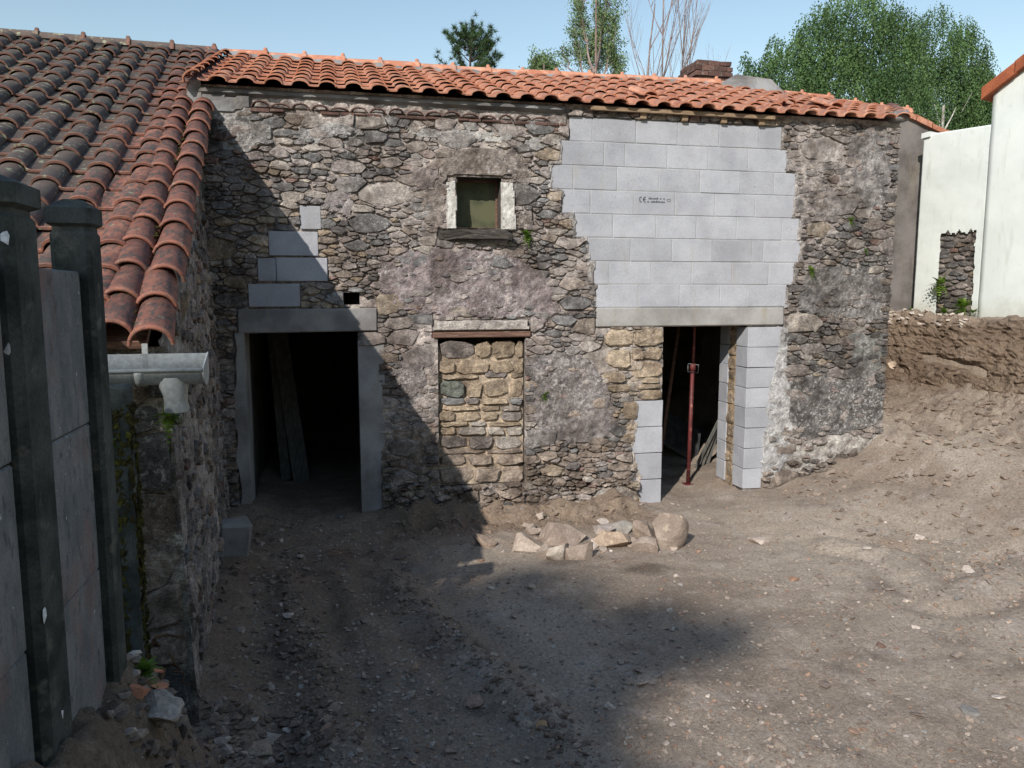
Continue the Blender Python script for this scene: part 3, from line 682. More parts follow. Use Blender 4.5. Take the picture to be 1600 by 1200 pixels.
box('timber_lintel', (nl[0], nl[1], YF - .035, YF + .3, nl[2], zm), MAT['old_wood'], house, .008, .004)
slab_patch('lintel_render', [(nl[0], zm + .005), (nl[1], zm + .005), (nl[1] - .02, nl[3]), (nl[0] + .03, nl[3])], front, MAT['render'], house, .05, .02, .012, (.52, .48, .44), .008, 500)

# grey blocks
binf = house
mort = MB()
for xs, a, b in BLK: mort.add(*box_vf(xs[0] + .004, xs[-1] - .004, YF + .008, YF + .19, a, b))
bi = mort.build('block_infill', MAT['joint'], house, tint=False); bi['label'] = 'upper infill of new pale grey concrete blocks'
ce_block = None
for k, (xs, a, b) in enumerate(BLK):
    for j, (x0, x1) in enumerate(zip(xs[:-1], xs[1:])):
        g = .0035; top_ = b - g; 
        o = box('concrete_block', (x0 + g, x1 - g, YF + .002 + sr.normal(0, .001), YF + .15, a + g * 1.2, top_), MAT['block'], bi, .005, .0015)
        if k == 3 and j == 2: ce_block = (o, x0, x1, a, b)
for (x0, x1, a, b) in LBLK: box('concrete_block', (x0, x1, YF - .012 + sr.normal(0, .003), YF + .15, a + .004, b - .004), MAT['block'], house, .005, .002)
for (x0, x1, a, b) in JR: box('concrete_block', (RD[1] - .016, x1, YF - .02 + sr.normal(0, .002), YF + .25, a + .004, b - .003), MAT['block'], house, .005, .002)
for (x0, x1, a, b) in JL: box('concrete_block', (x0, RD[0] + .012, YF - .02 + sr.normal(0, .002), YF + .25, a + .004, b - .003), MAT['block'], house, .005, .002)
# mortar squeezed and smeared along the ragged block edges
for k, (xs, a, b) in enumerate(BLK):
    for sgn, xe in ((-1, xs[0]), (1, xs[-1])):
        if k == 0 and sgn < 0: continue
        slab_patch('mortar_smear', [(xe - sgn * sr.uniform(.015, .04), a - .01), (xe + sgn * .06, a - .01), (xe + sgn * .06, b + .01), (xe - sgn * sr.uniform(.01, .03), b + .01)][::sgn], front, MAT['render'], bi, .012, .016, .05, np.array((.42, .40, .38)) * sr.uniform(.8, 1.1), .012, 800 + 9 * k + sgn)
slab_patch('cement_wash', [fac(*q) for q in ((1190, 700), (1196, 640), (1206, 590), (1212, 540), (1214, 512), (1230, 512), (1234, 640), (1240, 700), (1215, 745), (1184, 748))], front, MAT['render'], house, .03, .016, .05, (.46, .46, .46), .012, 930)
slab_patch('mortar_smear', [fac(*q) for q in ((980, 640), (994, 626), (996, 660), (992, 700), (1001, 740), (1003, 785), (990, 786), (984, 740), (974, 690))], front, MAT['render'], house, .026, .016, .045, (.46, .40, .34), .012, 940)
# inside of the right-hand jamb: a strip of ochre stones, then the inner blocks
for k, (x0, x1, a, b) in enumerate(JR):
    box('concrete_block', (RD[1] - .016, RD[1] + .16, YF + .44, YF + .665, a + .004, b - .003), MAT['block'], house, .005, .002)
zz = JR[-1][2] - .1
def jambf(u, z, d): return (RD[1] + .014 - d, u, z)
box('jamb_mortar', (RD[1] - .004, RD[1] + .2, YF + .25, YF + .44, zz, RD[3]), MAT['stone_clean'], house, 0, 0, (.5, .38, .25))
while zz < RD[3] - .08:
    h = sr.uniform(.08, .24); h = min(h, RD[3] - zz)
    V, F = stone_vf([(YF + .262, zz + .01), (YF + .43, zz + .015), (YF + .432, zz + h - .01), (YF + .34, zz + h), (YF + .26, zz + h - .012)], jambf, .03, .002, sr, .03, .84)
    mk('jamb_stone', V, F, MAT['stone_clean'], house, ochre * sr.uniform(.75, 1.0)); zz += h + .008
# lintels and cast concrete surround
box('lintel', (lin_r[0], lin_r[1], YF - .015, YF + .55, lin_r[2], lin_r[3] - .003), MAT['lintel'], house, .012, .003)
box('lintel', (lin_l[0], lin_l[1], YF - .03, YF + .5, lin_l[2], lin_l[3]), MAT['jamb'], house, .01, .004)
def ragged_jamb(x_in, x_out, z0, z1, seed):
    n = 26; zs = np.linspace(z0, z1, n); e = x_out + .05 * fbm(zs * 5, zs * 0 + seed, 0, seed, 3)
    poly = [(x_in, z) for z in zs] + [(x, z) for x, z in zip(e[::-1], zs[::-1])]
    if x_out < x_in: poly = poly[::-1]
    n2 = len(poly); V = [(p[0], YF - .022 - .006 * math.sin(p[1] * 9 + seed), p[1]) for p in poly] + [(p[0], YF + .45, p[1]) for p in poly]
    F = [[k, k + 1, n2 - 2 - k, n2 - 1 - k] for k in range(n - 1)] + [[k + n2, (k + 1) % n2 + n2, (k + 1) % n2, k] for k in range(n2)]
    return mk('door_jamb', V, F, MAT['jamb'], house)
ragged_jamb(LD[0] + .003, LJ_L[0], -.15, lin_l[2] + .0, 3)
ragged_jamb(LD[1] - .003, LJ_R[1], -.15, LJ_R[3] + .06, 8)
# putlog hole: dark pocket
box('hole_back', (PH[0] - .05, PH[1] + .05, YF + .4, YF + .42, PH[2] - .05, PH[3] + .05), MAT['inner'], house)

# small window
win = empty('window', ((WI[0] + WI[1]) / 2, YF + .2, WI[2]), house)
box('pane', (WI[0], WI[1], YF + .26, YF + .27, WI[2], WI[3]), MAT['pane'], win)
box('window_backing', (WI[0] - .05, WI[1] + .05, YF + .3, YF + .32, WI[2] - .05, WI[3] + .05), MAT['inner'], win)
fr = MB()
for b_ in ((WI[0], WI[0] + .022, YF + .23, YF + .256, WI[2], WI[3]), (WI[1] - .022, WI[1], YF + .23, YF + .256, WI[2], WI[3]), (WI[0] + .023, WI[1] - .023, YF + .23, YF + .256, WI[2], WI[2] + .022), (WI[0] + .023, WI[1] - .023, YF + .23, YF + .256, WI[3] - .02, WI[3])): fr.add(*box_vf(*b_, bev=.003))
fr.build('window_frame', MAT['old_wood'], win, tint=False)
zt_, zb_ = fac(704, 284)[1], fac(704, 357)[1]
slab_patch('jamb_render', [(fac(695, 320)[0], zb_ - .01), (WI[0] + .004, zb_ - .01), (WI[0] + .004, zt_ + .03), (fac(697, 320)[0], zt_)], front, MAT['frame_paint'], win, .04, .014, .012, (1, 1, 1), .008, 611)
slab_patch('jamb_render', [(WI[1] - .004, zb_ - .01), (fac(806, 320)[0], zb_ - .01), (fac(803, 320)[0], zt_ + .01), (WI[1] - .004, zt_ + .02)], front, MAT['frame_paint'], win, .04, .014, .012, (1, 1, 1), .008, 617)
V, F = stone_vf([(SILL[0], SILL[2] + .01), (SILL[0] + .1, SILL[2]), (SILL[1] - .05, SILL[2] + .008), (SILL[1], SILL[2] + .04), (SILL[1] - .02, SILL[3]), (SILL[0] + .06, SILL[3] - .01), (SILL[0], SILL[3] - .03)], front, .10, .001, sr, .02, .93)
mk('sill', V, F, MAT['slate'], win)

# under the eaves: cement band, course of old tile ends, thin brick course
xg0, xg1 = fac(392, 172)[0], fac(884, 190)[0]
slab_patch('cement_band', [(HX0 + .05, z_gen + .10), (xg1, z_gen + .10), (xg1 + .02, ZT - .02), (HX0 + .05, ZT - .02)], front, MAT['cement'], house, .045, .03, .012, (1, 1, 1), .006, 700)
slab_patch('cement_band', [(HX0 + .04, z_gen - .16), (xg0, z_gen - .02), (xg0, z_gen + .12), (HX0 + .04, z_gen + .12)], front, MAT['cement'], house, .03, .025, .03, (1, 1, 1), .006, 720)
pitch_ = .192; n = int((xg1 - xg0) / pitch_)
for k in range(n):
    cx = xg0 + (k + .5) * pitch_; t = np.linspace(.12, math.pi - .12, 9); rr = .094 + sr.normal(0, .006); rz_ = .056 + sr.normal(0, .008)
    P_ = [(cx + rr * math.cos(a), z_gen + rz_ * math.sin(a)) for a in t] + [(cx + (rr - .011) * math.cos(a), z_gen + (rz_ - .011) * math.sin(a) - .001) for a in t[::-1]]
    m_ = len(P_); V = [(p[0], YF - .038, p[1]) for p in P_] + [(p[0], YF + .02, p[1]) for p in P_]
    F = [[j, j + 1, m_ - 2 - j, m_ - 1 - j][::-1] for j in range(8)] + [[j, (j + 1) % m_, (j + 1) % m_ + m_, j + m_] for j in range(m_)]
    mk('eave_tile_end', V, F, MAT['brick'], house)
    poly = [(cx + (rr - .018) * math.cos(a), z_gen + .004 + (rz_ - .020) * math.sin(a)) for a in np.linspace(.1, math.pi - .1, 8)]
    V, F = stone_vf(poly, front, .035, .001, sr, .02, .8); mk('mortar_plug', V, F, MAT['stone'], house, mauve * sr.uniform(.9, 1.3))
x = xg0
while x < xg1:
    L = sr.uniform(.10, .24)
    if sr.uniform() < .86: box('brick', (x, min(x + L, xg1) - .01, YF - .045 + sr.uniform(0, .02), YF + .03, z_gen - .032 + sr.normal(0, .004), z_gen - .006), MAT['brick'], house, .003, .003)
    x += L
# ------------------------------------------------------------------ roofs
def tile_mesh(name, w, L, mat, roll=.6, h=.062, th=.014):
    pan = w * (1 - roll); half = w / 2
    prof = [(-half, .012), (-half + .02, .002), (-half + pan * .5, 0), (-half + pan - .012, .002)]
    c = -half + pan + w * roll / 2; a = w * roll / 2 + .012
    prof += [(c - a * math.cos(t), h * math.sin(t) ** .85 + .001) for t in np.linspace(.06, math.pi - .06, 9)]
    n = len(prof); V = []; secs = ((0, .030, 1.0), (.028, .028, 1.0), (.032, .0225, .975), (L, 0.0, .93))
    for (y, lift, sc) in secs:
        V += [(c + (p[0] - c) * (sc if k > 3 else 1), y, p[1] * sc + lift) for k, p in enumerate(prof)]
    for (y, lift, sc) in (secs[0], secs[3]):
        V += [(c + (p[0] - c) * (sc * .93 if k > 3 else 1), y, p[1] * sc + lift - th) for k, p in enumerate(prof)]
    F = []
    for s in range(3):
        for k in range(n - 1): F.append([s * n + k, s * n + k + 1, (s + 1) * n + k + 1, (s + 1) * n + k])
    b0, b1 = 4 * n, 5 * n
    for k in range(n - 1):
        F.append([b0 + k, b0 + k + 1, k + 1, k]); F.append([b0 + k + 1, b0 + k, b1 + k, b1 + k + 1])
    F.append([0, 3 * n, b1, b0]); F.append([n - 1, b0 + n - 1, b1 + n - 1, 4 * n - 1])
    me = mesh(name, V, F, mat)
    sm = np.zeros(len(F), bool); sm[:3 * (n - 1)] = True; me.polygons.foreach_set('use_smooth', sm); return me
def arch_mesh(name, r0, r1, L, mat, th=.014, knob=False, flat=1.0, a0=0.0):
    """half-round tile lying along +y; r0 at the near end"""
    t = np.linspace(a0, math.pi - a0, 11); n = len(t); V = []
    secs = ((0, r0 + .006), (.03, r0 + .006), (.035, r0), (L, r1))
    for y, r in secs: V += [(-r * math.cos(a), y, flat * r * math.sin(a)) for a in t]
    for y, r in (secs[0], secs[3]): V += [(-(r - th) * math.cos(a), y, flat * (r - th) * math.sin(a)) for a in t]
    F = []
    for s in range(3):
        for k in range(n - 1): F.append([s * n + k, s * n + k + 1, (s + 1) * n + k + 1, (s + 1) * n + k])
    b0, b1 = 4 * n, 5 * n
    for k in range(n - 1):
        F.append([b0 + k, b0 + k + 1, k + 1, k]); F.append([b0 + k + 1, b0 + k, b1 + k, b1 + k + 1]); F.append([3 * n + k, 3 * n + k + 1, b1 + k + 1, b1 + k])
    V = [tuple(v) for v in V]
    if knob:
        kb = len(V); kr = .03
        ring = [(kr * math.cos(a), .035 + kr * math.sin(a)) for a in np.arange(8) * math.pi / 4]
        V += [(x_, y_, flat * r0 - .01) for x_, y_ in ring] + [(x_ * .8, .035 + (y_ - .035) * .8, flat * r0 + .035) for x_, y_ in ring] + [(0, .035, flat * r0 + .046)]
        F += [[kb + k, kb + (k + 1) % 8, kb + 8 + (k + 1) % 8, kb + 8 + k] for k in range(8)] + [[kb + 8 + k, kb + 8 + (k + 1) % 8, kb + 16] for k in range(8)]
    me = mesh(name, V, F, mat); me.polygons.foreach_set('use_smooth', np.ones(len(F), bool)); return me
def put(name, me, loc, rot, parent, scale=1.0):
    o = bpy.data.objects.new(name, me); reg(o, loc, parent); o.rotation_euler = rot
    if scale != 1.0: o.scale = (scale,) * 3
    return o
tr = np.random.default_rng(33)

# --- main roof
EY, EZ, RY, RZ = 8.15, 4.478, 10.8, 5.46
SL = math.atan2(RZ - EZ, RY - EY); slen = math.hypot(RZ - EZ, RY - EY)
def xend(y): return 6.50 + (y - 8.1) * .70
def sag(x, t): return -.060 * max(0.0, x - 5.4) * t - .02 * math.sin(x * .9) * t
roof = empty('roof', (2.6, EY, EZ), house)
deck = MB(); n = 40
xs0 = -1.36
for side in (0, 1):
    V = []; 
    for k in range(n + 1):
        for t in (0, 1):
            y = (YF + .03 if t == 0 else RY) if side == 0 else (13.6 if t == 0 else RY)
            x = xs0 + (xend(min(y, RY)) - .06 - xs0) * k / n; z = ((EZ + (YF + .03 - EY) * math.tan(SL) - .01 if side == 0 else EZ) if t == 0 else RZ - .03) + sag(x, t)
            V += [(x, y, z - .02), (x, y, z - .06)]
    F = []
    for k in range(n):
        a = 4 * k; F += [[a, a + 4, a + 6, a + 2], [a + 1, a + 3, a + 7, a + 5], [a, a + 1, a + 5, a + 4], [a + 2, a + 6, a + 7, a + 3]]
    F += [[0, 2, 3, 1], [4 * n, 4 * n + 1, 4 * n + 3, 4 * n + 2]]
    deck.add(V, F)
deck.build('roof_deck', MAT['old_wood'], roof, tint=False)
W_, EXP = .257, .357
tm = tile_mesh('roof_tile', W_, .42, MAT['tile_new'], .58, .050)
ncol = int((xend(RY) - xs0) / W_) + 1; nrow = int(slen / EXP)
nt = 0
for c in range(ncol):
    x = xs0 + .07 + W_ * (c + .5)
    for r in range(nrow + 1):
        s = r * EXP; y = EY + s * math.cos(SL); t = s / slen
        if x + W_ / 2 > xend(y) + .02: continue
        if y + .22 > RY: continue
        z = EZ + s * math.sin(SL) + sag(x, t) + .012
        j = tr.normal(0, 1, 4)
        put('roof_tile', tm, (x + .003 * j[0], y + (.010 * j[1]), z + .003 * abs(j[2])), (SL + .012 * j[1] + math.atan2(sag(x, 1), slen) , .010 * j[2] - .03 * (x > 5.4), .012 * j[3]), roof); nt += 1
print('main tiles', nt)
# a few slipped tiles over the block filling
for (px, py, rz) in ((1010, 161, .15), (1225, 160, -.25), (1300, 180, .1)):
    p = at_y(px, py, EY + .35); put('slipped_tile', tm, (p[0], p[1], EZ + .35 * math.tan(SL) + .075 + sag(p[0], .15)), (SL + .08, .05, rz), roof)
rm = arch_mesh('ridge_tile', .115, .105, .52, MAT['tile_new'], knob=True, flat=.85)
x = -1.35; k = 0
while x < 5.35:
    put('ridge_tile', rm, (x + .52, RY, RZ + .005 + sag(x + .25, 1) + tr.normal(0, .004)), (tr.normal(0, .006), 0, R(90) + tr.normal(0, .01)), roof); x += .487
while x < xend(RY) - .1:
    put('ridge_tile', rm, (x + .50, RY - .02, RZ - .02 + sag(x + .25, 1) + tr.normal(0, .01)), (tr.normal(0, .015) + .045, tr.normal(0, .03), R(90) + tr.normal(0, .03)), roof, .96); x += .46
# mortar bed below the ridge tiles
V = []; F = []; n = 60
for k in range(n + 1):
    xx = xs0 + (xend(RY) - .1 - xs0) * k / n; b = sag(xx, 1) + .012 * math.sin(k * 1.7)
    V += [(xx, RY - .19, RZ - .045 + b), (xx, RY - .10, RZ + .035 + b), (xx, RY + .10, RZ + .035 + b), (xx, RY + .19, RZ - .05 + b)]
for k in range(n):
    for j in range(3): F.append([4 * k + j, 4 * k + 4 + j, 4 * k + 5 + j, 4 * k + 1 + j])
mk('ridge_mortar', V, F, MAT['cement'], roof)
# raised left verge, its tiles turned down over the step to the lower roof
vm = tile_mesh('verge_tile', .20, .42, MAT['tile_new'], .8, .055)
for r in range(nrow + 1):
    s = r * EXP; y = EY + s * math.cos(SL)
    if y + .2 > RY: continue
    put('verge_tile', vm, (xs0 + .015, y, EZ + s * math.sin(SL) + .035), (SL + tr.normal(0, .01), -.55, tr.normal(0, .01)), roof)
V = []; F = []
for k in range(13):
    y = EY + .12 + (RY - EY - .1) * k / 12; zt = EZ + (y - EY) * math.tan(SL) + .02; zb = zt - .42
    V += [(xs0 - .03, y, zt), (xs0 - .07 - .02 * math.sin(k * 2.1), y, zb), (xs0 + .08, y, zt), (xs0 + .08, y, zb)]
for k in range(12): F += [[4 * k + 1, 4 * k, 4 * k + 4, 4 * k + 5], [4 * k, 4 * k + 2, 4 * k + 6, 4 * k + 4]]
F += [[0, 1, 3, 2]]
mk('verge_mortar', V, F, MAT['cement'], roof)
# right verge: raised cover tiles
cv = arch_mesh('cover_tile', .085, .075, .42, MAT['tile_new'], flat=.8)
for r in range(nrow):
    s = r * EXP; y = EY - .02 + s * math.cos(SL)
    put('verge_tile', cv, (xend(y) + .0, y, EZ + s * math.sin(SL) + .035 + sag(xend(y), s / slen)), (SL - .06, 0, -math.atan(.70)), roof)
p = fac(1405, 185); box('verge_mortar', (p[0] - .16, p[0] + .04, YF - .12, YF + .3, p[1] - .05, p[1] + .06), MAT['cement'], roof, .02, .01)
# cement saddle and brick chimney on the ridge
cs0, cs1 = at_y(1118, 150, 10.6)[0], at_y(1202, 150, 10.6)[0]
V, F = prism_vf([(cs0 - .02, 5.32), (cs1 + .1, 5.28), (cs1 + .02, 5.42), (cs1 - .10, 5.52), (cs0 + .22, 5.56), (cs0 + .08, 5.48)], 10.42, 10.95)
V[:6, 1] -= .15 * (V[:6, 2] < 5.40); mk('ridge_saddle', V + rng.normal(0, .008, V.shape), F, MAT['cement'], roof)
ch_x0, ch_x1 = at_y(1079, 130, 11.1)[0], at_y(1135, 130, 11.1)[0]
chim = empty('chimney', ((ch_x0 + ch_x1) / 2, 11.3, 5.1), roof)
zc0, zc1 = 5.05, at_y(1108, 101, 11.2)[2]; nc = 11; hh = (zc1 - zc0) / nc
ca, cb, ya, yb = ch_x0 + .04, ch_x1, 10.98, 11.55
def rot_box(cx, cy, z0, lx, ly, lz, a):
    V, F = box_vf(-lx / 2, lx / 2, -ly / 2, ly / 2, 0, lz, .006, .004); M_ = rotm(0, 0, a); return V @ M_.T + np.array([cx, cy, z0]), F
for k in range(nc):
    z0 = zc0 + k * hh; grow = .03 if k >= nc - 3 else 0.0
    if k == nc - 1: grow = .01
    x0, x1, y0, y1 = ca - grow, cb + grow, ya - grow, yb + grow; nb = 3; off = .5 if k % 2 else 0
    for (sx, fixed) in (('f', y0), ('b', y1)):
        ed = np.linspace(x0, x1, nb + 1) if not off else np.array([x0, x0 + (x1 - x0) / 6, x0 + (x1 - x0) / 2, x0 + (x1 - x0) * 5 / 6, x1])
        for a, b in zip(ed[:-1], ed[1:]):
            V, F = box_vf(a + .004, b - .004, (fixed if sx == 'f' else fixed - .10), (fixed + .10 if sx == 'f' else fixed), z0, z0 + hh - .009, .005, .004); mk('brick', V, F, MAT['brick'], chim)
    for fixed, s in ((x0, 1), (x1 - .10, 1)):
        ed = np.linspace(y0 + .105, y1 - .105, 3)
        for a, b in zip(ed[:-1], ed[1:]):
            V, F = box_vf(fixed, fixed + .10, a + .003, b - .003, z0, z0 + hh - .009, .005, .004); mk('brick', V, F, MAT['brick'], chim)
box('flue_mortar', (ca + .02, cb - .02, ya + .02, yb - .02, zc0, zc1 - .03), MAT['cement'], chim)
# eave carpentry over the blocks
ex0, ex1 = fac(926, 180)[0], fac(1205, 190)[0]
box('eave_board', (ex0 - .05, ex1, EY + .06, EY + .10, EZ - .03, EZ + .012), MAT['wood'], roof, .003)
for px in (1003, 1068, 1129, 1188):
    x = fac(px, 182)[0]; V, F = box_vf(x - .035, x + .035, YF - .05, YF + .55, ztop - .001, ztop + .075, .004); mk('rafter', V + np.array([0, 0, 0]), F, MAT['wood'], roof)

# --- other walls of the house
hw = MB()
hw.add(*prism_vf([(HX0, -.3), (HX0 + .01, ZT), (HX0 + .02, ZT)], YB, YB + .01))
side = MB()
side.add(*box_vf(HX0, HX0 + .4, YB + .002, 13.1, -.3, 4.45)); side.add(*box_vf(HX0, 8.9, 13.1, 13.5, -.3, 4.35))
V = [(6.60, 8.36, -.3), (6.20, 8.36, -.3), (8.7, 11.2, -.3), (8.3, 11.2, -.3), (6.60, 8.36, 4.42), (6.20, 8.36, 4.42), (8.66, 11.2, 4.95), (8.2, 11.2, 5.0)]
side.add(V, [[0, 4, 6, 2], [1, 3, 7, 5], [4, 5, 7, 6], [0, 1, 5, 4], [2, 6, 7, 3]])
side.add(*box_vf(8.2, 8.62, 11.2, 13.1, -.3, 4.6))
side.add(*box_vf(2.3, 2.6, YB + .002, 13.1, -.3, 4.4))
side.add(*box_vf(HX0 + .4, 6.1, YB + .1, 13.1, 2.75, 2.9))
side.build('inner_wall', MAT['inner'], house, tint=False)

# ------------------------------------------------------------------ the lower wing with the long weathered roof
TH = R(5.0)
ux, uy = np.array([math.cos(TH), math.sin(TH), 0]), np.array([-math.sin(TH), math.cos(TH), 0])
V0 = np.array([-.84, 4.02, 2.235]); LSL = math.atan(.477)
WLEN = (10.8 - 4.02) / math.cos(TH) / math.cos(LSL)
def wroof(a, s, up=0.0):
    """a metres left of the verge, s up the slope, up off the slope"""
    return V0 - ux * a + uy * (s * math.cos(LSL) - up * math.sin(LSL)) + np.array([0, 0, s * math.sin(LSL) + up * math.cos(LSL)])
wing = tag(empty('tiled_outbuilding', (-2.2, 4.3, 0)), 'low stone outbuilding with long weathered tile roof, beside the concrete fence', 'outbuilding')
wroof_e = empty('roof', tuple(wroof(1.5, 0)), wing)
V = [wroof(.10, .1, -.03), wroof(4.5, .1, -.03), wroof(4.5, WLEN, -.03), wroof(.10, WLEN, -.03), wroof(.10, .1, -.07), wroof(4.5, .1, -.07), wroof(4.5, WLEN, -.07), wroof(.10, WLEN, -.07)]
mk('roof_deck', V, [[0, 3, 2, 1], [4, 5, 6, 7], [0, 1, 5, 4], [0, 4, 7, 3], [1, 2, 6, 5]], MAT['old_wood'], wroof_e)
WO, EO = .278, .357
om = tile_mesh('roof_tile_old', WO, .425, MAT['tile_old'], .58, .075, .016)
nr = int(WLEN / EO); nt = 0
for c in range(15):
    a = .16 + .12 + WO * (c + .5)
    for r in range(nr + 1):
        s = r * EO
        if s + .15 > WLEN: continue
        p = wroof(a, s)
        q = p - np.array([0, 0, CZ]); d_ = q @ _fw; sx = 800 + FPX * (q @ _rt) / d_
        if sx < -70: continue
        j = tr.normal(0, 1, 4)
        put('roof_tile', om, wroof(a + .004 * j[0], s + .012 * j[1], .01), (LSL + .012 * j[2], .012 * j[3], TH + .012 * j[0]), wroof_e); nt += 1
print('wing tiles', nt)
ov = arch_mesh('verge_tile_old', .100, .088, .43, MAT['tile_old'], .016, flat=.95)
for col, (a, up) in enumerate(((.06, .012), (.245, .016))):
    for r in range(nr + 1):
        s = r * EO + (.05 if col else 0)
        if s + .15 > WLEN: continue
        j = tr.normal(0, 1, 4)
        put('verge_tile', ov, wroof(a + .005 * j[0], s + .01 * j[1], up), (LSL - .03 + .012 * j[2], .02 * j[3], TH + .015 * j[0]), wroof_e)
orm = arch_mesh('ridge_tile_old', .12, .11, .52, MAT['tile_old'], knob=True, flat=.85)
for k in range(8):
    p = wroof(.02 + .495 * k, WLEN, .02); put('ridge_tile', orm, tuple(p + np.array([0, 0, -.02])), (0, 0, R(90) + TH), wroof_e)
V = []; F = []
for k in range(31):
    for (s, up) in ((WLEN - .14, .02), (WLEN - .08, .10), (WLEN + .1, .10), (WLEN + .12, -.1)): V.append(wroof(.05 + 4.3 * k / 30, s, up - .03 + .012 * math.sin(k * 2.3)))
for k in range(30):
    for j in range(3): F.append([4 * k + j, 4 * k + 1 + j, 4 * k + 5 + j, 4 * k + 4 + j])
mk('ridge_mortar', V, F, MAT['post'], wroof_e)
# moss in the gutter between the two verge rolls
ml = MB()
for k in range(150):
    s = tr.uniform(.05, 4.6); p = wroof(.155 + tr.normal(0, .012), s, .05); V, F = hull_vf(7, (.03, .05, .022)); ml.add(V * tr.uniform(.5, 1.2) + p, F)
tag(ml.build('moss', MAT['moss'], wroof_e, tint=False), kind='stuff')

# side wall facing the yard and front wall
N0 = np.array([-.90, 4.20]); N1 = np.array([-1.27, 8.33]); du = (N1 - N0) / np.linalg.norm(N1 - N0); dn = np.array([du[1], -du[0]]); WLN = np.linalg.norm(N1 - N0)
def sidef(u, z, d):
    b = .035 * (2.2 - z); p = N0 + du * u + dn * (d + b); return (p[0], p[1], z)
def wall_grid(name, frame, u0, u1, z0, ztop_f, mat, parent, tint_f, amp=.03, cell=.04, seed=0):
    us = np.arange(u0, u1 + cell, cell); zs = np.linspace(0, 1, 62); U, S = np.meshgrid(us, zs); Z = z0 + S * (np.array([ztop_f(u) for u in us])[None, :] - z0)
    dep = amp * fbm(U * 5, Z * 6, 0, seed, 4) + amp * .5 * fbm(U * 17, Z * 20, 0, seed + 5, 2)
    V = np.array([frame(a, b, d) for a, b, d in zip(U.ravel(), Z.ravel(), dep.ravel())]); w = len(us)
    i = (np.arange(w - 1)[None, :] + np.arange(len(zs) - 1)[:, None] * w); F = np.stack([i, i + 1, i + w + 1, i + w], -1).reshape(-1, 4)
    return mk(name, V, F, mat, parent, np.array([tint_f(a, b) for a, b in zip(U.ravel(), Z.ravel())]))
def wtop(u): return 2.235 + (u + .15) * .487 - .06
sw = wall_grid('side_wall', sidef, 0, WLN, -.1, wtop, MAT['mortar'], wing, lambda u, z: np.array((.34, .31, .29)) * (1 + .25 * math.sin(u * 3 + z * 2)), .03, .04, 90)
cl = rubble(.05, WLN - .05, .0, 4.2, lambda u, z: z < wtop(u) - .1 and sr.uniform() < .22, (), ((.16, 60), (.11, 400), (.07, 3000)), seed=9)
cl.sort(key=area, reverse=True); sf = MB()
for k, poly in enumerate(cl):
    V, F = stone_vf(poly, sidef, sr.uniform(.008, .03), .008, sr); c = np.mean(poly, 0); tn = (stone_tint(0.7, 2.0, sr)) * .85
    if k < 45: mk('stone', V, F, MAT['stone'], sw, tn)
    else: sf.add(V, F, tn)
tag(sf.build('small_stones', MAT['stone'], sw), kind='stuff')
FO = np.array([N0[0], N0[1]])
def frontf(u, z, d): p = FO - ux[:2] * u + np.array([uy[0], uy[1]]) * (-d); return (p[0] + .035 * (2.2 - z) * (1 - min(u, 1)), p[1], z)
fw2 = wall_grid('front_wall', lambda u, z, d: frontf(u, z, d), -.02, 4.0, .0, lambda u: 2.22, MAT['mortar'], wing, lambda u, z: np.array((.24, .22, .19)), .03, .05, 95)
cl = rubble(.0, 1.0, .1, 2.15, lambda u, z: True, (), ((.2, 40), (.14, 300), (.08, 800)), K=1.4, seed=13)
for poly in sorted(cl, key=area, reverse=True)[:40]:
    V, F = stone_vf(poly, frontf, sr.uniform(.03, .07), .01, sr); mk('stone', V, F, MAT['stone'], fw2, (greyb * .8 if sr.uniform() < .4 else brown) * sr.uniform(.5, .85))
wc = MB()
wcp = [sidef(.04, 0, -.12)[:2], sidef(WLN, 0, -.12)[:2], (-5.2, 8.4), (-5.2, 3.95)]
zt4 = (2.12, 4.1, 4.1, 2.1)
wc.add([(p[0] - .06, p[1] + .1 * (k in (0, 3)), -.2) for k, p in enumerate(wcp)] + [(p[0] - .06, p[1] + .1 * (k in (0, 3)), z) for k, (p, z) in enumerate(zip(wcp, zt4))], [[0, 1, 5, 4], [1, 2, 6, 5], [2, 3, 7, 6], [3, 0, 4, 7], [4, 5, 6, 7]])
wc.build('wall_core', MAT['inner'], wing, tint=False)

# gutter of grey plastic at the foot of the weathered roof
gy_ = 3.93; ga, gb = at_y(316, 560, gy_ - .06), at_y(100, 560, gy_ - .06)
gut = empty('gutter', (ga[0] - .2, gy_, 2.08), wing)
gx0, gx1, gzc = -2.6, ga[0] + .0, 2.128; gr = .078
def gutter_vf(x0, x1, r, th=.004):
    t = np.linspace(math.pi, 2 * math.pi, 14); V = []
    for x_ in (x0, x1):
        V += [(x_, gy_ + r * math.cos(a), gzc + .95 * r * math.sin(a)) for a in t] + [(x_, gy_ + r, gzc + .07)]
        V += [(x_, gy_ + (r - th) * math.cos(a), gzc + .95 * (r - th) * math.sin(a) + .0005) for a in t] + [(x_, gy_ + r - th, gzc + .07)]
    F = []
    for k in range(14):
        F += [[k, k + 1, 30 + k + 1, 30 + k], [15 + k + 1, 15 + k, 45 + k, 45 + k + 1]]
        F += [[k, 15 + k, 15 + k + 1, k + 1], [30 + k, 30 + k + 1, 45 + k + 1, 45 + k]]
    F += [[0, 30, 45, 15], [14, 29, 59, 44]]
    return np.array(V), F
V, F = gutter_vf(gx0, gx1, gr); mk('channel', V, F, MAT['pvc'], gut, None, True)
V, F = tube_vf([(gx0, gy_ - gr, gzc + .002), (gx1, gy_ - gr, gzc + .002)], .011, 10); mk('rolled_lip', V, F, MAT['pvc'], gut, None, True)
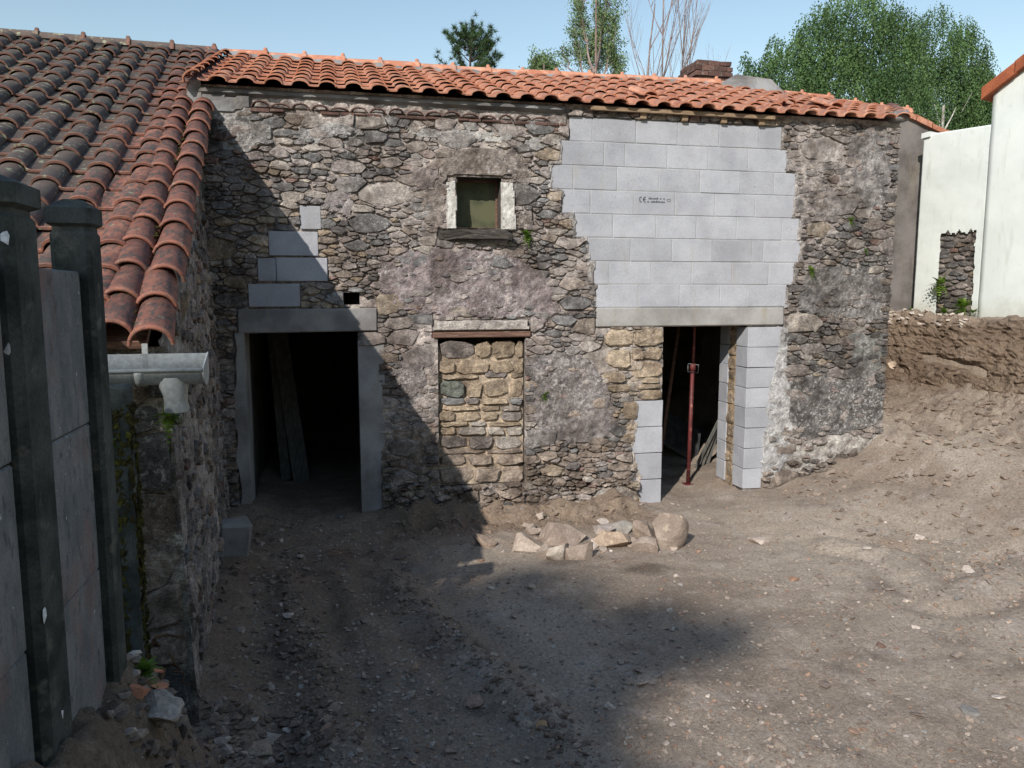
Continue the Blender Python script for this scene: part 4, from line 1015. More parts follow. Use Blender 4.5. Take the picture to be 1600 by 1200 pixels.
V = [(gx1, gy_ + (gr + .004) * math.cos(a), gzc + .95 * (gr + .004) * math.sin(a)) for a in np.linspace(math.pi, 2 * math.pi, 15)] + [(gx1, gy_ - gr, gzc + .012), (gx1, gy_ + gr, gzc + .075)]
V = [V[15]] + V[:15] + [V[16]]
m_ = len(V); V2 = V + [(v[0] + .006, v[1], v[2]) for v in V]
mk('end_cap', V2, [list(range(m_))[::-1], list(range(m_, 2 * m_))] + [[k, (k + 1) % m_, (k + 1) % m_ + m_, k + m_] for k in range(m_)], MAT['pvc'], gut)
ox = at_y(273, 620, gy_)[0]
V, F = tube_vf([(ox - .0, gy_, gzc - .035), (ox, gy_, gzc - .085), (ox + .004, gy_, gzc - .12), (ox + .006, gy_, gzc - .20)], [.074, .066, .056, .053], 16, False)
outl = mk('outlet', V, F, MAT['pvc'], gut, None, True)
V, F = tube_vf([(ox + .006, gy_, gzc - .16), (ox + .006, gy_, gzc - .205)], .0565, 16, False); mk('outlet_collar', V, F, MAT['pvc'], outl, None, True)
for bx_ in (at_y(222, 580, gy_)[0], -1.9):
    V, F = gutter_vf(bx_ - .018, bx_ + .018, gr + .006); br = mk('bracket', V, F, MAT['pvc'], gut, None, True)
    V, F = box_vf(bx_ - .014, bx_ + .014, gy_ + gr - .004, gy_ + gr + .006, gzc - .06, gzc + .12, .002); mk('strap', V, F, MAT['pvc'], br)

# ------------------------------------------------------------------ the concrete fence
fence = tag(empty('concrete_fence', (-.85, 2.6, 1.05)), 'dark concrete post and slab fence in front of the outbuilding', 'fence')
def post_vf(cx, cy, z0, z1, w, cap=True, taper=0.0):
    prof = [(-.5, -.5 + .12), (-.5 + .12, -.5), (.5 - .12, -.5), (.5, -.5 + .12), (.5, .5 - .12), (.5 - .12, .5), (-.5 + .12, .5), (-.5, .5 - .12)]
    lv = [(z0, 1), (z1 - .115, 1), (z1 - .105, .90), (z1 - .09, .90), (z1 - .08, 1.14), (z1 - .03, 1.14), (z1, .45)]
    V = [(cx + p[0] * w * s, cy + p[1] * w * s, z) for z, s in lv for p in prof]; F = []
    for k in range(len(lv) - 1):
        for j in range(8): F.append([k * 8 + j, k * 8 + (j + 1) % 8, k * 8 + 8 + (j + 1) % 8, k * 8 + 8 + j])
    F.append([(len(lv) - 1) * 8 + j for j in range(8)]); return np.array(V), F
for (cx, cy, z0, z1) in ((-.86, 2.86, 1.02, 2.80), (-.893, 2.265, .9, 2.80), (-.87, 1.2, .9, 2.78)):
    V, F = post_vf(cx, cy, z0, z1, .125 if cy != 2.265 else .19); pst = mk('post', V, F, MAT['post'], fence)
    if 2.0 < cy < 2.5:
        for (px, py, s) in ((8, 372, .02), (10, 545, .018), (70, 962, .024), (98, 1115, .016)):
            V, F = hull_vf(9, (.004, s * 1.1, s * 2.0)); 
            q = ray(px, py); t = (cx + .096) / q[0] if px > 40 else (cy - .096) / q[1]; p = q * t + np.array([0, 0, CZ])
            if px < 40: V = V[:, [1, 0, 2]]
            mk('paint_splash', V + p, F, MAT['plastic'], pst)
for (ya_, yb_) in ((2.362, 2.795), (1.265, 2.168)):
    for k in range(3):
        z0 = 1.05 + k * .5055; box('slab', (-.875, -.835, ya_, yb_, z0, z0 + .503), MAT['fence'], fence, .006, .001)
# mossy stub post against the outbuilding
V, F = box_vf(-1.05, -.92, 3.595, 3.725, .55, 2.09, .015, .006); stub = mk('post', V, F, MAT['post'], fence); stub['label'] = 'moss-covered last post under the gutter'
mm = MB()
for k in range(2600):
    a = tr.uniform(0, 2 * math.pi); z = tr.uniform(.75, 2.0); ca_, sa_ = math.cos(a), math.sin(a); q = .063 / max(abs(ca_), abs(sa_))
    if fbm(np.array([a * 1.5]), np.array([z * 3]), 0, 44, 3)[0] < -.12: continue
    V, F = hull_vf(6, (.035, .035, .05)); mm.add(V * tr.uniform(.4, 1.0) + np.array([-.985 + ca_ * q, 3.66 + sa_ * q, z]), F)
tag(mm.build('moss', MAT['moss'], stub, tint=False), kind='stuff')
# roots and plaster lumps at the undercut foot of the outbuilding corner
for k, (a, b) in enumerate((((-.98, 4.02, .72), (-.80, 3.9, .80)), ((-.95, 4.0, .60), (-.84, 3.86, .50)), ((-.9, 4.02, .66), (-.80, 3.95, .52)))):
    t = np.linspace(0, 1, 8)[:, None]; P_ = np.array(a) * (1 - t) + np.array(b) * t + .02 * rng.normal(size=(8, 3)) * (t * (1 - t) * 4)
    V, F = tube_vf(P_, np.linspace(.014 - .003 * k, .004, 8), 6)
    tag(mk('root', V, F, MAT['root'], None, None, True), ('thick dry root at the undercut corner of the outbuilding', 'thin curled root hanging at the outbuilding corner', 'thinnest dry root below the mossy post')[k], 'root')

# ------------------------------------------------------------------ the cut face of the earth bank
bp = np.array([(.20, 2.17), (.33, 2.14), (.37, 1.95), (.44, 1.66), (.50, 1.45), (.60, 1.22), (.78, 1.10), (1.15, .97), (1.6, .84)])
bl = np.concatenate([[0], np.cumsum(np.linalg.norm(np.diff(bp, axis=0), axis=1))]); vv = np.linspace(0, bl[-1], 88); bs_ = np.interp(vv, bl, bp[:, 0]); bz_ = np.interp(vv, bl, bp[:, 1])
tg = np.stack([np.gradient(bs_), np.gradient(bz_)], 1); tg /= np.linalg.norm(tg, axis=1)[:, None]; nrm_ = np.stack([-tg[:, 1], tg[:, 0]], 1)
us = np.arange(-1.25, 3.4, .024); U, Vv = np.meshgrid(us, np.arange(len(vv))); Zb = bz_[Vv]; fade = sstep(0, .12, vv)[Vv] * (1 - sstep(bl[-1] - .5, bl[-1], vv))[Vv]
steepm = sstep(.05, .3, vv)[Vv] * (1 - sstep(1.0, 1.35, vv))[Vv]
dsp = fade * (.05 + .10 * fbm(U * 2.3, Zb * 4, 0, 201, 3) + .085 * np.abs(fbm(U * 5, Zb * 15, 0, 203, 3)) * (.35 + .65 * steepm) + .05 * fbm(U * 16, Zb * 34, 0, 205, 3)) - .06 * (1 - fade)
dsp -= .16 * steepm * fade * np.exp(-((Zb - 1.52 - .07 * np.sin(U * 3.1)) / .055) ** 2) * sstep(-.1, .35, fbm(U * 1.3, Zb * 0 + 2.2, 0, 209, 3) + .2)
Sx = bs_[Vv] + nrm_[Vv][..., 0] * dsp + .03; Zz = Zb + nrm_[Vv][..., 1] * dsp
Zz = Zz + .07 * fbm(U * 2.4, Zb * 0 + 1, 0, 221, 4) * (1 - sstep(0, .5, vv))[Vv]
PX = WA[0] + WD[0] * U + WNV[0] * Sx; PY = WA[1] + WD[1] * U + WNV[1] * Sx
V = np.stack([PX, PY, Zz], -1).reshape(-1, 3); w = len(us); i = np.arange(w - 1)[None, :] + np.arange(len(vv) - 1)[:, None] * w
tb_ = .84 * np.stack([.66 + .2 * (1 - steepm), .585 + .24 * (1 - steepm), .525 + .28 * (1 - steepm)], -1).reshape(-1, 3) * (1 + .18 * fbm(U * 3, Zb * 9, 0, 211, 3)).reshape(-1, 1)
bank_o = tag(mk('earth_bank', V, np.stack([i, i + w, i + w + 1, i + 1], -1).reshape(-1, 4), MAT['ground'], None, tb_, False), kind='structure'); bank_o['label'] = 'crumbling brown cut face of the earth bank below the white wall'
def bank_pt(u, k): return V.reshape(len(vv), w, 3)[k, int(np.clip((u + 1.25) / .024, 0, w - 1))]
BANKV = V.reshape(len(vv), w, 3).copy()

# ------------------------------------------------------------------ the neighbours on the right
def wline(t): return WA + WD * t
# tilted frame of the white wall: u along WD from its far end, outward = WNV
def whitef(u, z, d): p = WA + WD * u + WNV * d; return (p[0], p[1], z)
def w_at(px, py):
    r_ = ray(px, py); A = np.array([[r_[0], -WD[0]], [r_[1], -WD[1]]]); t, u = np.linalg.solve(A, WA); return u, CZ + t * r_[2]
ww = tag(empty('white_boundary_wall', (8.1, 9.4, 2.1)), 'lower white rendered wall with a patch of bare stone, right of the grey gable', 'wall', None, 'thing')
u1, _ = w_at(1541, 300); zt0, zt1 = w_at(1443, 211)[1], w_at(1541, 196)[1]
nA, nB = w_at(1466, 430)[0], w_at(1521, 430)[0]; nzt = w_at(1492, 362)[1]
def wall_solid(name, u0, u1, zb, zt_f, parent, mat, back=.3, front_=0.0, cell=.05, seed=0, hole=None, amp=.006):
    us = np.linspace(u0, u1, max(2, int((u1 - u0) / cell))); zs = np.linspace(0, 1, 130 if hole else 50)
    if hole: us = np.unique(np.concatenate([us, [hole[0], hole[1]]]))
    U, S = np.meshgrid(us, zs); Z = zb + S * (np.array([zt_f(u) for u in us]) - zb)[None, :]
    dep = front_ + amp * fbm(U * 5, Z * 5, 0, seed, 4)
    V = [whitef(a, b, d) for a, b, d in zip(U.ravel(), Z.ravel(), dep.ravel())]; w = len(us); h = len(zs); F = []
    for r_i in range(h - 1):
        for c_i in range(w - 1):
            uc_ = (us[c_i] + us[c_i + 1]) / 2; zc_ = Z[r_i, c_i] + .02
            if hole and hole[0] + .03 * float(fbm(np.array([zc_ * 7]), np.array([1.5]), 0, 5, 3)[0]) < uc_ < hole[1] + .03 * float(fbm(np.array([zc_ * 7]), np.array([7.5]), 0, 6, 3)[0]) and zc_ < hole[2] + .035 * math.sin(uc_ * 23) * math.sin(uc_ * 61): continue
            k = r_i * w + c_i; F.append([k, k + 1, k + w + 1, k + w])
    n0 = len(V); V += [whitef(u, Z[-1, j], -back) for j, u in enumerate(us)]
    for j in range(w - 1): F.append([(h - 1) * w + j, (h - 1) * w + j + 1, n0 + j + 1, n0 + j])
    n1 = len(V); V += [whitef(u0, z, -back) for z in Z[:, 0]]
    for r_i in range(h - 1): F.append([r_i * w, (r_i + 1) * w, n1 + r_i + 1, n1 + r_i])
    n2 = len(V); V += [whitef(u1, z, -back) for z in Z[:, -1]]
    for r_i in range(h - 1): F.append([r_i * w + w - 1, n2 + r_i, n2 + r_i + 1, (r_i + 1) * w + w - 1])
    return mk(name, V, F, mat, parent, None, True)
u0w = w_at(1432, 400)[0]
wall_solid('rendered_face', u0w, u1, 1.9, lambda u: zt0 + (zt1 - zt0) * (u - u0w) / (u1 - u0w), ww, MAT['white'], .3, 0, .015, 3, (nA, nB, nzt))
mk('hole_mortar', [whitef(nA - .06, 1.9, -.06), whitef(nB + .06, 1.9, -.06), whitef(nB + .06, nzt + .06, -.06), whitef(nA - .06, nzt + .06, -.06)], [[0, 1, 2, 3]], MAT['mortar'], ww, (.2, .18, .16))
cl = rubble(nA - .05, nB + .05, 1.95, nzt + .05, lambda u, z: True, (), ((.09, 60), (.065, 400), (.04, 1500)), seed=17)
for poly in sorted(cl, key=area, reverse=True)[:70]:
    V, F = stone_vf(poly, lambda u, z, d: whitef(u, z, d - .055), sr.uniform(.015, .04), .006, sr); mk('stone', V, F, MAT['stone'], ww, stone_tint(5.9, 2, sr))
V = [whitef(u0w - .02, zt0 + .02, .03), whitef(u0w + .10, zt0 + .03, .03), whitef(u0w + .1, zt0 + .03, -.3), whitef(u0w - .02, zt0 + .02, -.3)]
V = np.array(V + [(v[0], v[1], v[2] - .07) for v in V]); mk('wall_cap', V, [[0, 1, 2, 3], [0, 4, 5, 1], [0, 3, 7, 4], [1, 5, 6, 2], [4, 7, 6, 5]], MAT['white'], ww)
wh = tag(empty('white_house', (8.9, 7.5, 2.1)), 'taller white rendered house with brown verge boards at the picture edge', 'house')
ua, za = w_at(1541, 152); ub, zb2 = w_at(1600, 107)
zv = lambda u: za + (zb2 - za) / (ub - ua) * (u - ua)
wall_solid('gable_wall', u1 + .003, u1 + 4.2, 1.9, lambda u: zv(u) if u < u1 + 2.1 else zv(2 * (u1 + 2.1) - u), wh, MAT['white'], .3, .006, .06, 8)
rfh = empty('roof', whitef(u1, zv(u1), 0), wh)
for k in range(6):
    ua_ = u1 - .10 + k * .38; ub_ = ua_ + .40
    V = [whitef(u, zv(u) + dz + .012 * (k % 2), d) for u in (ua_, ub_) for dz, d in ((-.03, .10), (.12, .10), (.12, -3.0), (-.03, -3.0))]
    mk('verge_board', V, [[0, 1, 5, 4], [1, 2, 6, 5], [0, 4, 7, 3], [0, 3, 2, 1], [4, 5, 6, 7]], MAT['brown_fascia'], rfh)
# grey rendered gable between the stone house and the white wall
gg = tag(empty('grey_gable', (8.2, 9.9, 2.1)), 'grey rendered gable with sloping tiled top between stone house and white wall', 'building')
g0, g1 = at_y(1408, 176, 9.9), at_y(1482, 212, 9.9); sl_ = (g1[2] - g0[2]) / (g1[0] - g0[0])
zt_g = lambda x_: g0[2] + sl_ * (x_ - g0[0])
xs = np.linspace(7.45, 9.3, 40); zs = np.linspace(0, 1, 50); U, S = np.meshgrid(xs, zs); Zt = np.minimum(zt_g(xs), g0[2]) - .03; Z = 1.8 + S * (Zt[None, :] - 1.8)
dep = .012 * fbm(U * 6, Z * 6, 0, 61, 4); V = np.stack([U, 9.9 - dep, Z], -1).reshape(-1, 3); i = np.arange(39)[None, :] + np.arange(49)[:, None] * 40
mk('rendered_wall', V, np.stack([i, i + 1, i + 41, i + 40], -1).reshape(-1, 4), MAT['grey_render'], gg, None, True)
for k in range(6):
    xa = g0[0] - .06 + k * .27; xb_ = xa + .28
    V = [(x_, y_, zt_g(x_) + dz) for x_ in (xa, xb_) for y_, dz in ((9.84, -.035), (9.84, .035 + .012 * (k % 2)), (13, .035), (13, -.035))]
    mk('verge_tile', V, [[0, 1, 5, 4], [1, 2, 6, 5], [0, 4, 7, 3], [0, 3, 2, 1], [4, 5, 6, 7]], MAT['tile_new'], gg)
V, F = hull_vf(16, (.28, .3, .1)); mk('apex_mortar', V + g0 + np.array([-.03, .05, .02]), F, MAT['cement'], gg)
# ------------------------------------------------------------------ things in the doorways
def rest(name, V, F, mat, label, cat, group=None, tint=None, smooth=False): return tag(mk(name, V, F, mat, None, tint, smooth), label, cat, group)
def board(name, p0, p1, w, th, mat, label, cat='plank', group=None):
    p0, p1 = np.array(p0, float), np.array(p1, float); d = p1 - p0; L = np.linalg.norm(d); d /= L
    s = np.cross(d, (0, 1, 0)); s /= np.linalg.norm(s); n = np.cross(s, d)
    V, F = box_vf(-w / 2, w / 2, -th / 2, th / 2, 0, L, .004); V = p0 + V[:, :1] * s + V[:, 1:2] * n + V[:, 2:3] * d
    return rest(name, V, F, mat, label, cat, group)
yp = 9.75
a, b = at_y(470, 694, yp), at_y(436, 530, yp + .5); board('leaning_plank', (a[0], a[1], gz(a[0], a[1]) + .0), (b[0] - .06, b[1] + .1, 2.5), .20, .04, MAT['plank'], 'wide grey plank leaning inside the left doorway')
a, b = at_y(445, 690, yp + .1), at_y(428, 530, yp + .5); board('leaning_plank', (a[0], a[1], gz(a[0], a[1]) + .0), (b[0] - .05, b[1] + .1, 2.45), .12, .04, MAT['plank'], 'narrow dark plank leaning behind the wide plank in the left doorway')
# red steel prop
px_, py_ = at_y(1076, 718, 8.95), at_y(1083, 512, 8.95)
pr = tag(empty('steel_prop', (px_[0], 8.95, gz(px_[0], 8.95))), 'upright red steel prop in the right doorway', 'prop')
g_ = gz(px_[0], 8.95)
def tub(name, P_, r_, mat, par, k=12): V, F = tube_vf(P_, r_, k); return mk(name, V, F, mat, par, None, True)
tub('outer_tube', [(px_[0], 8.95, g_ + .01), (px_[0] + .02, 8.95, g_ + 1.55)], .025, MAT['red_steel'], pr)
tub('inner_tube', [(px_[0] + .02, 8.95, g_ + 1.5), (px_[0] + .04, 8.95, 2.55)], .019, MAT['red_steel'], pr)
tub('collar', [(px_[0] + .02, 8.95, g_ + 1.47), (px_[0] + .02, 8.95, g_ + 1.56)], .038, MAT['red_steel'], pr)
tub('handle', [(px_[0] - .055, 8.93, g_ + 1.55), (px_[0] - .06, 8.92, g_ + 1.46), (px_[0] + .08, 8.92, g_ + 1.44), (px_[0] + .09, 8.93, g_ + 1.54), (px_[0] - .055, 8.93, g_ + 1.56)], .006, MAT['steel'], pr, 8)
box('base_plate', (px_[0] - .06, px_[0] + .06, 8.89, 9.01, g_ - .01, g_ + .008), MAT['red_steel'], pr, .002)
a = at_y(1030, 690, 9.8); b = at_y(1068, 512, 9.9)
V, F = tube_vf([(a[0], 9.8, gz(a[0], 9.8)), (b[0] + .05, 10.0, 2.6)], .025, 10); rest('leaning_pole', V, F, MAT['old_wood'], 'dark pole leaning behind the red prop', 'pole', None, None, True)
for k, (x0, x1, lb) in enumerate(((1088, 1124, 'longest thin board slanting against the right doorway side'), (1097, 1128, 'middle thin board slanting inside the right doorway'), (1106, 1130, 'shortest thin board slanting inside the right doorway'))):
    a = at_y(x0, 706 - 2 * k, 9.6 + .05 * k); b = at_y(x1, 645 - 12 * k, 9.6 + .05 * k); board('thin_board', (a[0], a[1], gz(a[0], a[1]) + .0), (b[0] + .1, b[1], b[2] + .1), .05, .02, MAT['plank'], lb, 'board')
a = at_y(1098, 662, 10.0); V, F = box_vf(-.42, .42, -.02, .02, -.3, .3, .004); V = V @ rotm(-.7, .55, 0).T + np.array([4.75, 10.3, .42]); rest('sheet_panel', V, F, MAT['steel'], 'bluish sheet tilted on the floor of the right doorway', 'sheet')
# CE stamp printed on one block
o, x0, x1, a, b = ce_block
def ink(txt, x_, z_, h_, bold=False):
    cu = bpy.data.curves.new('stamp', 'FONT'); cu.body = txt; cu.size = h_; cu.extrude = .0006
    if bold: cu.offset = .0012
    t = bpy.data.objects.new('stamp', cu); COL.objects.link(t); dg = bpy.context.evaluated_depsgraph_get(); me = bpy.data.meshes.new_from_object(t.evaluated_get(dg)); bpy.data.objects.remove(t)
    me.materials.clear(); me.materials.append(MAT['print']); q = bpy.data.objects.new('stamp', me); reg(q, (x_, YF - .0025, z_), o); q.rotation_euler = (R(90), 0, 0); return q
bw, bh = x1 - x0, b - a
def arc_mark(cx, cz, r_, bar):
    t = np.linspace(math.radians(100), math.radians(260), 12); V = []; F = []
    for ang in t: V += [(cx + r_ * math.cos(ang), YF - .0015, cz + r_ * math.sin(ang)), (cx + (r_ - .010) * math.cos(ang), YF - .0015, cz + (r_ - .010) * math.sin(ang))]
    for k in range(11): F.append([2 * k, 2 * k + 2, 2 * k + 3, 2 * k + 1])
    if bar: n = len(V); V += [(cx - r_, YF - .0015, cz - .005), (cx - .006, YF - .0015, cz - .005), (cx - .006, YF - .0015, cz + .005), (cx - r_, YF - .0015, cz + .005)]; F.append([n, n + 1, n + 2, n + 3])
    V2 = [(v[0], v[1] + .004, v[2]) for v in V]; n = len(V); F = F + [[k + n for k in f[::-1]] for f in F]
    mk('stamp', V + V2, F, MAT['print'], o)
arc_mark(x0 + .20 * bw, a + .66 * bh, .035, False); arc_mark(x0 + .295 * bw, a + .66 * bh, .035, True)
# the two printed lines are too blurred to read: short ink strokes at their place
for ln, zc_ in enumerate((a + .72 * bh, a + .58 * bh)):
    x_ = x0 + .33 * bw
    while x_ < x0 + .74 * bw:
        w_ = sr.uniform(.008, .018)
        if sr.uniform() < .8: V, F = box_vf(x_, x_ + w_, YF - .0015, YF + .003, zc_ - .010, zc_ + sr.uniform(.002, .012)); mk('stamp', V, F, MAT['print'], o)
        x_ += w_ + .006
V = []; F = []
for k in range(20): ang = 2 * math.pi * k / 20; V += [(x0 + .84 * bw + .024 * math.cos(ang), YF - .0015, a + .65 * bh + .016 * math.sin(ang)), (x0 + .84 * bw + .018 * math.cos(ang), YF - .0015, a + .65 * bh + .011 * math.sin(ang))]
for k in range(20): F.append([2 * k, (2 * k + 2) % 40, (2 * k + 3) % 40, 2 * k + 1])
mk('stamp', V, F, MAT['print'], o)

# ------------------------------------------------------------------ boulders thrown out in front of the wall
def rock_vf(size, seed, sub=3, cut=5, noise=.10):
    r_ = np.random.default_rng(seed); bm = bmesh.new(); bmesh.ops.create_icosphere(bm, subdivisions=sub, radius=.5)
    V = np.array([v.co[:] for v in bm.verts]); 
    for k in range(cut):
        nrm = r_.normal(size=3); nrm /= np.linalg.norm(nrm); d = V @ nrm; lim = r_.uniform(.17, .34); V = V - np.outer(np.maximum(d - lim, 0) * .97, nrm)
    V = V * (1 + noise * fbm(V[:, 0] * 3 + seed, V[:, 1] * 3, V[:, 2] * 3, seed, 3) + .35 * noise * fbm(V[:, 0] * 11 + seed, V[:, 1] * 11, V[:, 2] * 11, seed + 2, 2))[:, None]
    F = [[v.index for v in f.verts] for f in bm.faces]; bm.free()
    V = V / (V.max(0) - V.min(0)) * np.array(size); return V, F
PILE = [  # px box, depth factor, colour, label
    ((857, 815, 922, 858), .8, (1.06, .96, .90), (.1, .05, .1), 'large pinkish flat-faced stone block in the pile before the walled-up doorway'),
    ((802, 841, 850, 867), .9, (1.30, 1.22, 1.12), (.1, .1, -.3), 'pale stone at the outer end of the pile'),
    ((838, 852, 856, 876), .8, (.80, .74, .68), (0, .2, .2), 'small brown wedge stone between two pale stones'),
    ((852, 852, 893, 880), .7, (1.42, 1.36, 1.26), (0, 0, .05), 'whitish square-cut stone under the large pinkish block'),
    ((888, 838, 935, 880), .8, (.92, .84, .76), (.2, .3, .3), 'brown triangular stone leaning on the large pinkish block'),
    ((945, 831, 1000, 862), .9, (1.12, .98, .82), (.1, .1, .2), 'beige rounded stone in the middle of the pile'),
    ((994, 809, 1030, 844), .9, (.86, .78, .70), (.2, -.2, .3), 'dark cracked boulder beside the biggest boulder'),
    ((1024, 800, 1079, 861), 1.0, (.92, .84, .76), (.1, .25, -.1), 'biggest rounded boulder at the end of the pile nearest the right doorway'),
    ((998, 844, 1034, 866), .9, (1.0, .92, .84), (0, .1, .4), 'flat tan stone below the cracked boulder'),
    ((922, 838, 948, 860), .8, (1.36, 1.32, 1.3), (.1, 0, .2), 'small white lime-coated stone in the pile'),
    ((928, 822, 960, 840), .8, (1.1, 1.1, 1.12), (0, .1, 0), 'greyish lime-splashed stone behind the pile'),
    ((958, 820, 994, 838), .8, (.98, 1.02, 1.0), (0, .1, .1), 'grey-green flat stone behind the beige stone'),
    ((936, 812, 956, 824), .8, (1.5, 1.45, 1.4), (.2, 0, .3), 'small white stone at the back of the pile'),
    ((845, 828, 866, 850), .8, (.95, .88, .82), (.1, .2, 0), 'brown stone tucked behind the large pinkish block'),
    ((740, 836, 774, 858), .8, (1.05, .92, .80), (.1, 0, .2), 'lone tan stone at the shadow edge left of the pile')]
for k, ((x0, y0, x1, y1), df, tn, rot, lb) in enumerate(PILE):
    zb = -.11
    for _ in range(3):
        p = at_z((x0 + x1) / 2, y1 - 2, zb); zb = gz(p[0], p[1]) - .01
    dist = (p - np.array([0, 0, CZ])) @ _fw; w = (x1 - x0) / FPX * dist; h = (y1 - y0) / FPX * dist
    V, F = rock_vf((w * 1.1, w * df * 1.1, h * 1.15), 300 + k, 4, 11 if k not in (7,) else 6, .09); V = V @ rotm(*[r_ * .5 for r_ in rot]).T; V = V * (1.1 * w / (V[:, 0].max() - V[:, 0].min()))
    V[:, 2] -= V[:, 2].min(); V = V + np.array([p[0], p[1] + w * df * .42, zb - .24 * h])
    rest('boulder', V, F, MAT['rock'], lb, 'boulder', 'stones piled before the wall', tn)

pr_ = np.random.default_rng(77)
for k in range(22):
    px, py = pr_.uniform(815, 1085), pr_.uniform(826, 884); p = at_z(px, py, -.1); V, F = hull_vf(12, (1, .85, .6), 1200 + k); V = V @ rotm(*pr_.uniform(-.5, .5, 3)).T * pr_.uniform(.06, .15); V[:, 2] -= V[:, 2].min()
    rest('rubble_stone', V + np.array([p[0], p[1], gz(p[0], p[1]) - .015]), F, MAT['rock'], 'small broken stone tucked between the piled boulders', 'stone', 'small stones between the piled boulders', np.array((1.0, .93, .87)) * pr_.uniform(.75, 1.4))
# ------------------------------------------------------------------ loose stones, slabs and gravel
lr = np.random.default_rng(51)
HULL = [hull_vf(11, (1, .8, .45), 900 + k) for k in range(14)]; SLAB = [hull_vf(13, (1, .8, .2), 950 + k) for k in range(10)]
SPX, SPY = lr.uniform(200, 1640, 60000), lr.uniform(690, 1230, 60000)
_d = _fw[None] + ((SPX - 800) / FPX)[:, None] * _rt[None] - ((SPY - 600) / FPX)[:, None] * _up[None]; _z = np.full(60000, .05)
for _ in range(4): _t = (_z - CZ) / _d[:, 2]; _p = _d * _t[:, None]; _z = gza(_p[:, 0], _p[:, 1])
_ok = (_p[:, 1] < 8.2) & (_p[:, 0] > -.75) & (_p[:, 1] > 2.4) & (_p[:, 0] < 8.6); SPOTS = _p[_ok]; SPD = .45 + .55 * fbm(SPOTS[:, 0] * .8, SPOTS[:, 1] * .8, 0, 81, 3) + .3 * (SPOTS[:, 0] < .8) + .3 * (SPOTS[:, 0] > 5.5)
_next = [0]
def visible_spot(dense=False):
    while True:
        k = _next[0]; _next[0] = (k + 1) % len(SPOTS)
        if not dense or lr.uniform() < SPD[k]: return SPOTS[k]
def drop(V, p, s, flat=1.0):
    V = V * s; V[:, 2] *= flat; V = V @ rotm(lr.normal(0, .22), lr.normal(0, .22), lr.uniform(0, 6.28)).T; V[:, 2] -= V[:, 2].min() + .28 * (V[:, 2].max() - V[:, 2].min())
    return V + np.array([p[0], p[1], gz(p[0], p[1])])
def rtint():
    q = lr.uniform()
    return np.array((1.0, .93, .86) if q < .5 else (.72, .66, .62) if q < .72 else (1.4, 1.37, 1.33) if q < .78 else (.95, .72, .58) if q < .92 else (.75, .80, .82)) * lr.uniform(.8, 1.15)
def spot(px, py):
    d = ray(px, py); t = np.linspace(1.2, 14, 1500); P_ = d[None] * t[:, None]; below = CZ + P_[:, 2] < gza(P_[:, 0], P_[:, 1]); k = int(np.argmax(below)); p = P_[k].copy(); p[2] += CZ; return p
# noticeable single stones read from the picture
SPOT = [(1185, 848, 34, 'small pale stone on the ground right of the biggest boulder', (1.5, 1.45, 1.4)), (1437, 828, 16, 'white pebble among the rubble under the white house', (1.9, 1.9, 1.85)),
        (1392, 700, 30, 'pale block lying at the foot of the stone house corner', (1.35, 1.2, 1.0)), (1390, 632, 22, 'cream stone on the slope behind the house corner', (1.4, 1.3, 1.15)), (1395, 718, 34, 'white slab below the pale block at the house corner', (1.6, 1.55, 1.5)),
        (1430, 636, 34, 'brown flat slab on the slope of the bank', (.95, .86, .76)), (1515, 893, 26, 'white curved fragment on the open ground below the bank', (1.8, 1.78, 1.72)), (1515, 1112, 40, 'blue-grey slate slab lying near the bottom right of the yard', (.72, .78, .80)),
        (1560, 1090, 24, 'white scrap of stone above the blue-grey slate slab', (1.8, 1.8, 1.8)), (1048, 985, 16, 'light grey oval pebble in the patch of tree shade', (1.3, 1.35, 1.35)), (1000, 1070, 24, 'pale flat stone at the lower edge of the tree shade', (1.25, 1.15, 1.0)),
        (740, 1100, 40, 'reddish angular stone in the shaded wheel ruts', (.95, .76, .66)), (650, 892, 52, 'dark flat slab lying in the shade before the left doorway', (.62, .58, .55)), (625, 880, 26, 'dark clod beside the dark flat slab', (.55, .48, .44)),
        (450, 1142, 18, 'white chip in the shade at the bottom of the yard', (2.0, 2.0, 2.05)), (590, 858, 18, 'brown stone in front of the left doorway', (.7, .6, .55)), (1057, 900, 16, 'pale stone beside the damp hollow', (1.4, 1.35, 1.3)), (1240, 905, 22, 'orange-brown flat stone in the middle of the sunlit ground', (1.1, .75, .55)), (1378, 1010, 20, 'reddish-brown lump on the sunlit ground', (.85, .62, .55)), (400, 1172, 60, 'tan flat stone at the bottom edge left of the ruts', (.95, .84, .72)), (845, 1135, 24, 'orange lump in the ruts near the bottom', (1.2, .85, .5))]
for k, (px, py, w, lb, tn) in enumerate(SPOT):
    zb = .05
    for _ in range(4): p = at_z(px, py, zb); zb = gz(p[0], p[1])
    dist = (p - np.array([0, 0, CZ])) @ _fw; V, F = (SLAB if ('slab' in lb or 'flat' in lb) else HULL)[k % 10]
    rest('loose_stone', drop(V, p, w / FPX * dist), F, MAT['rock'], lb, 'stone', None, tn)
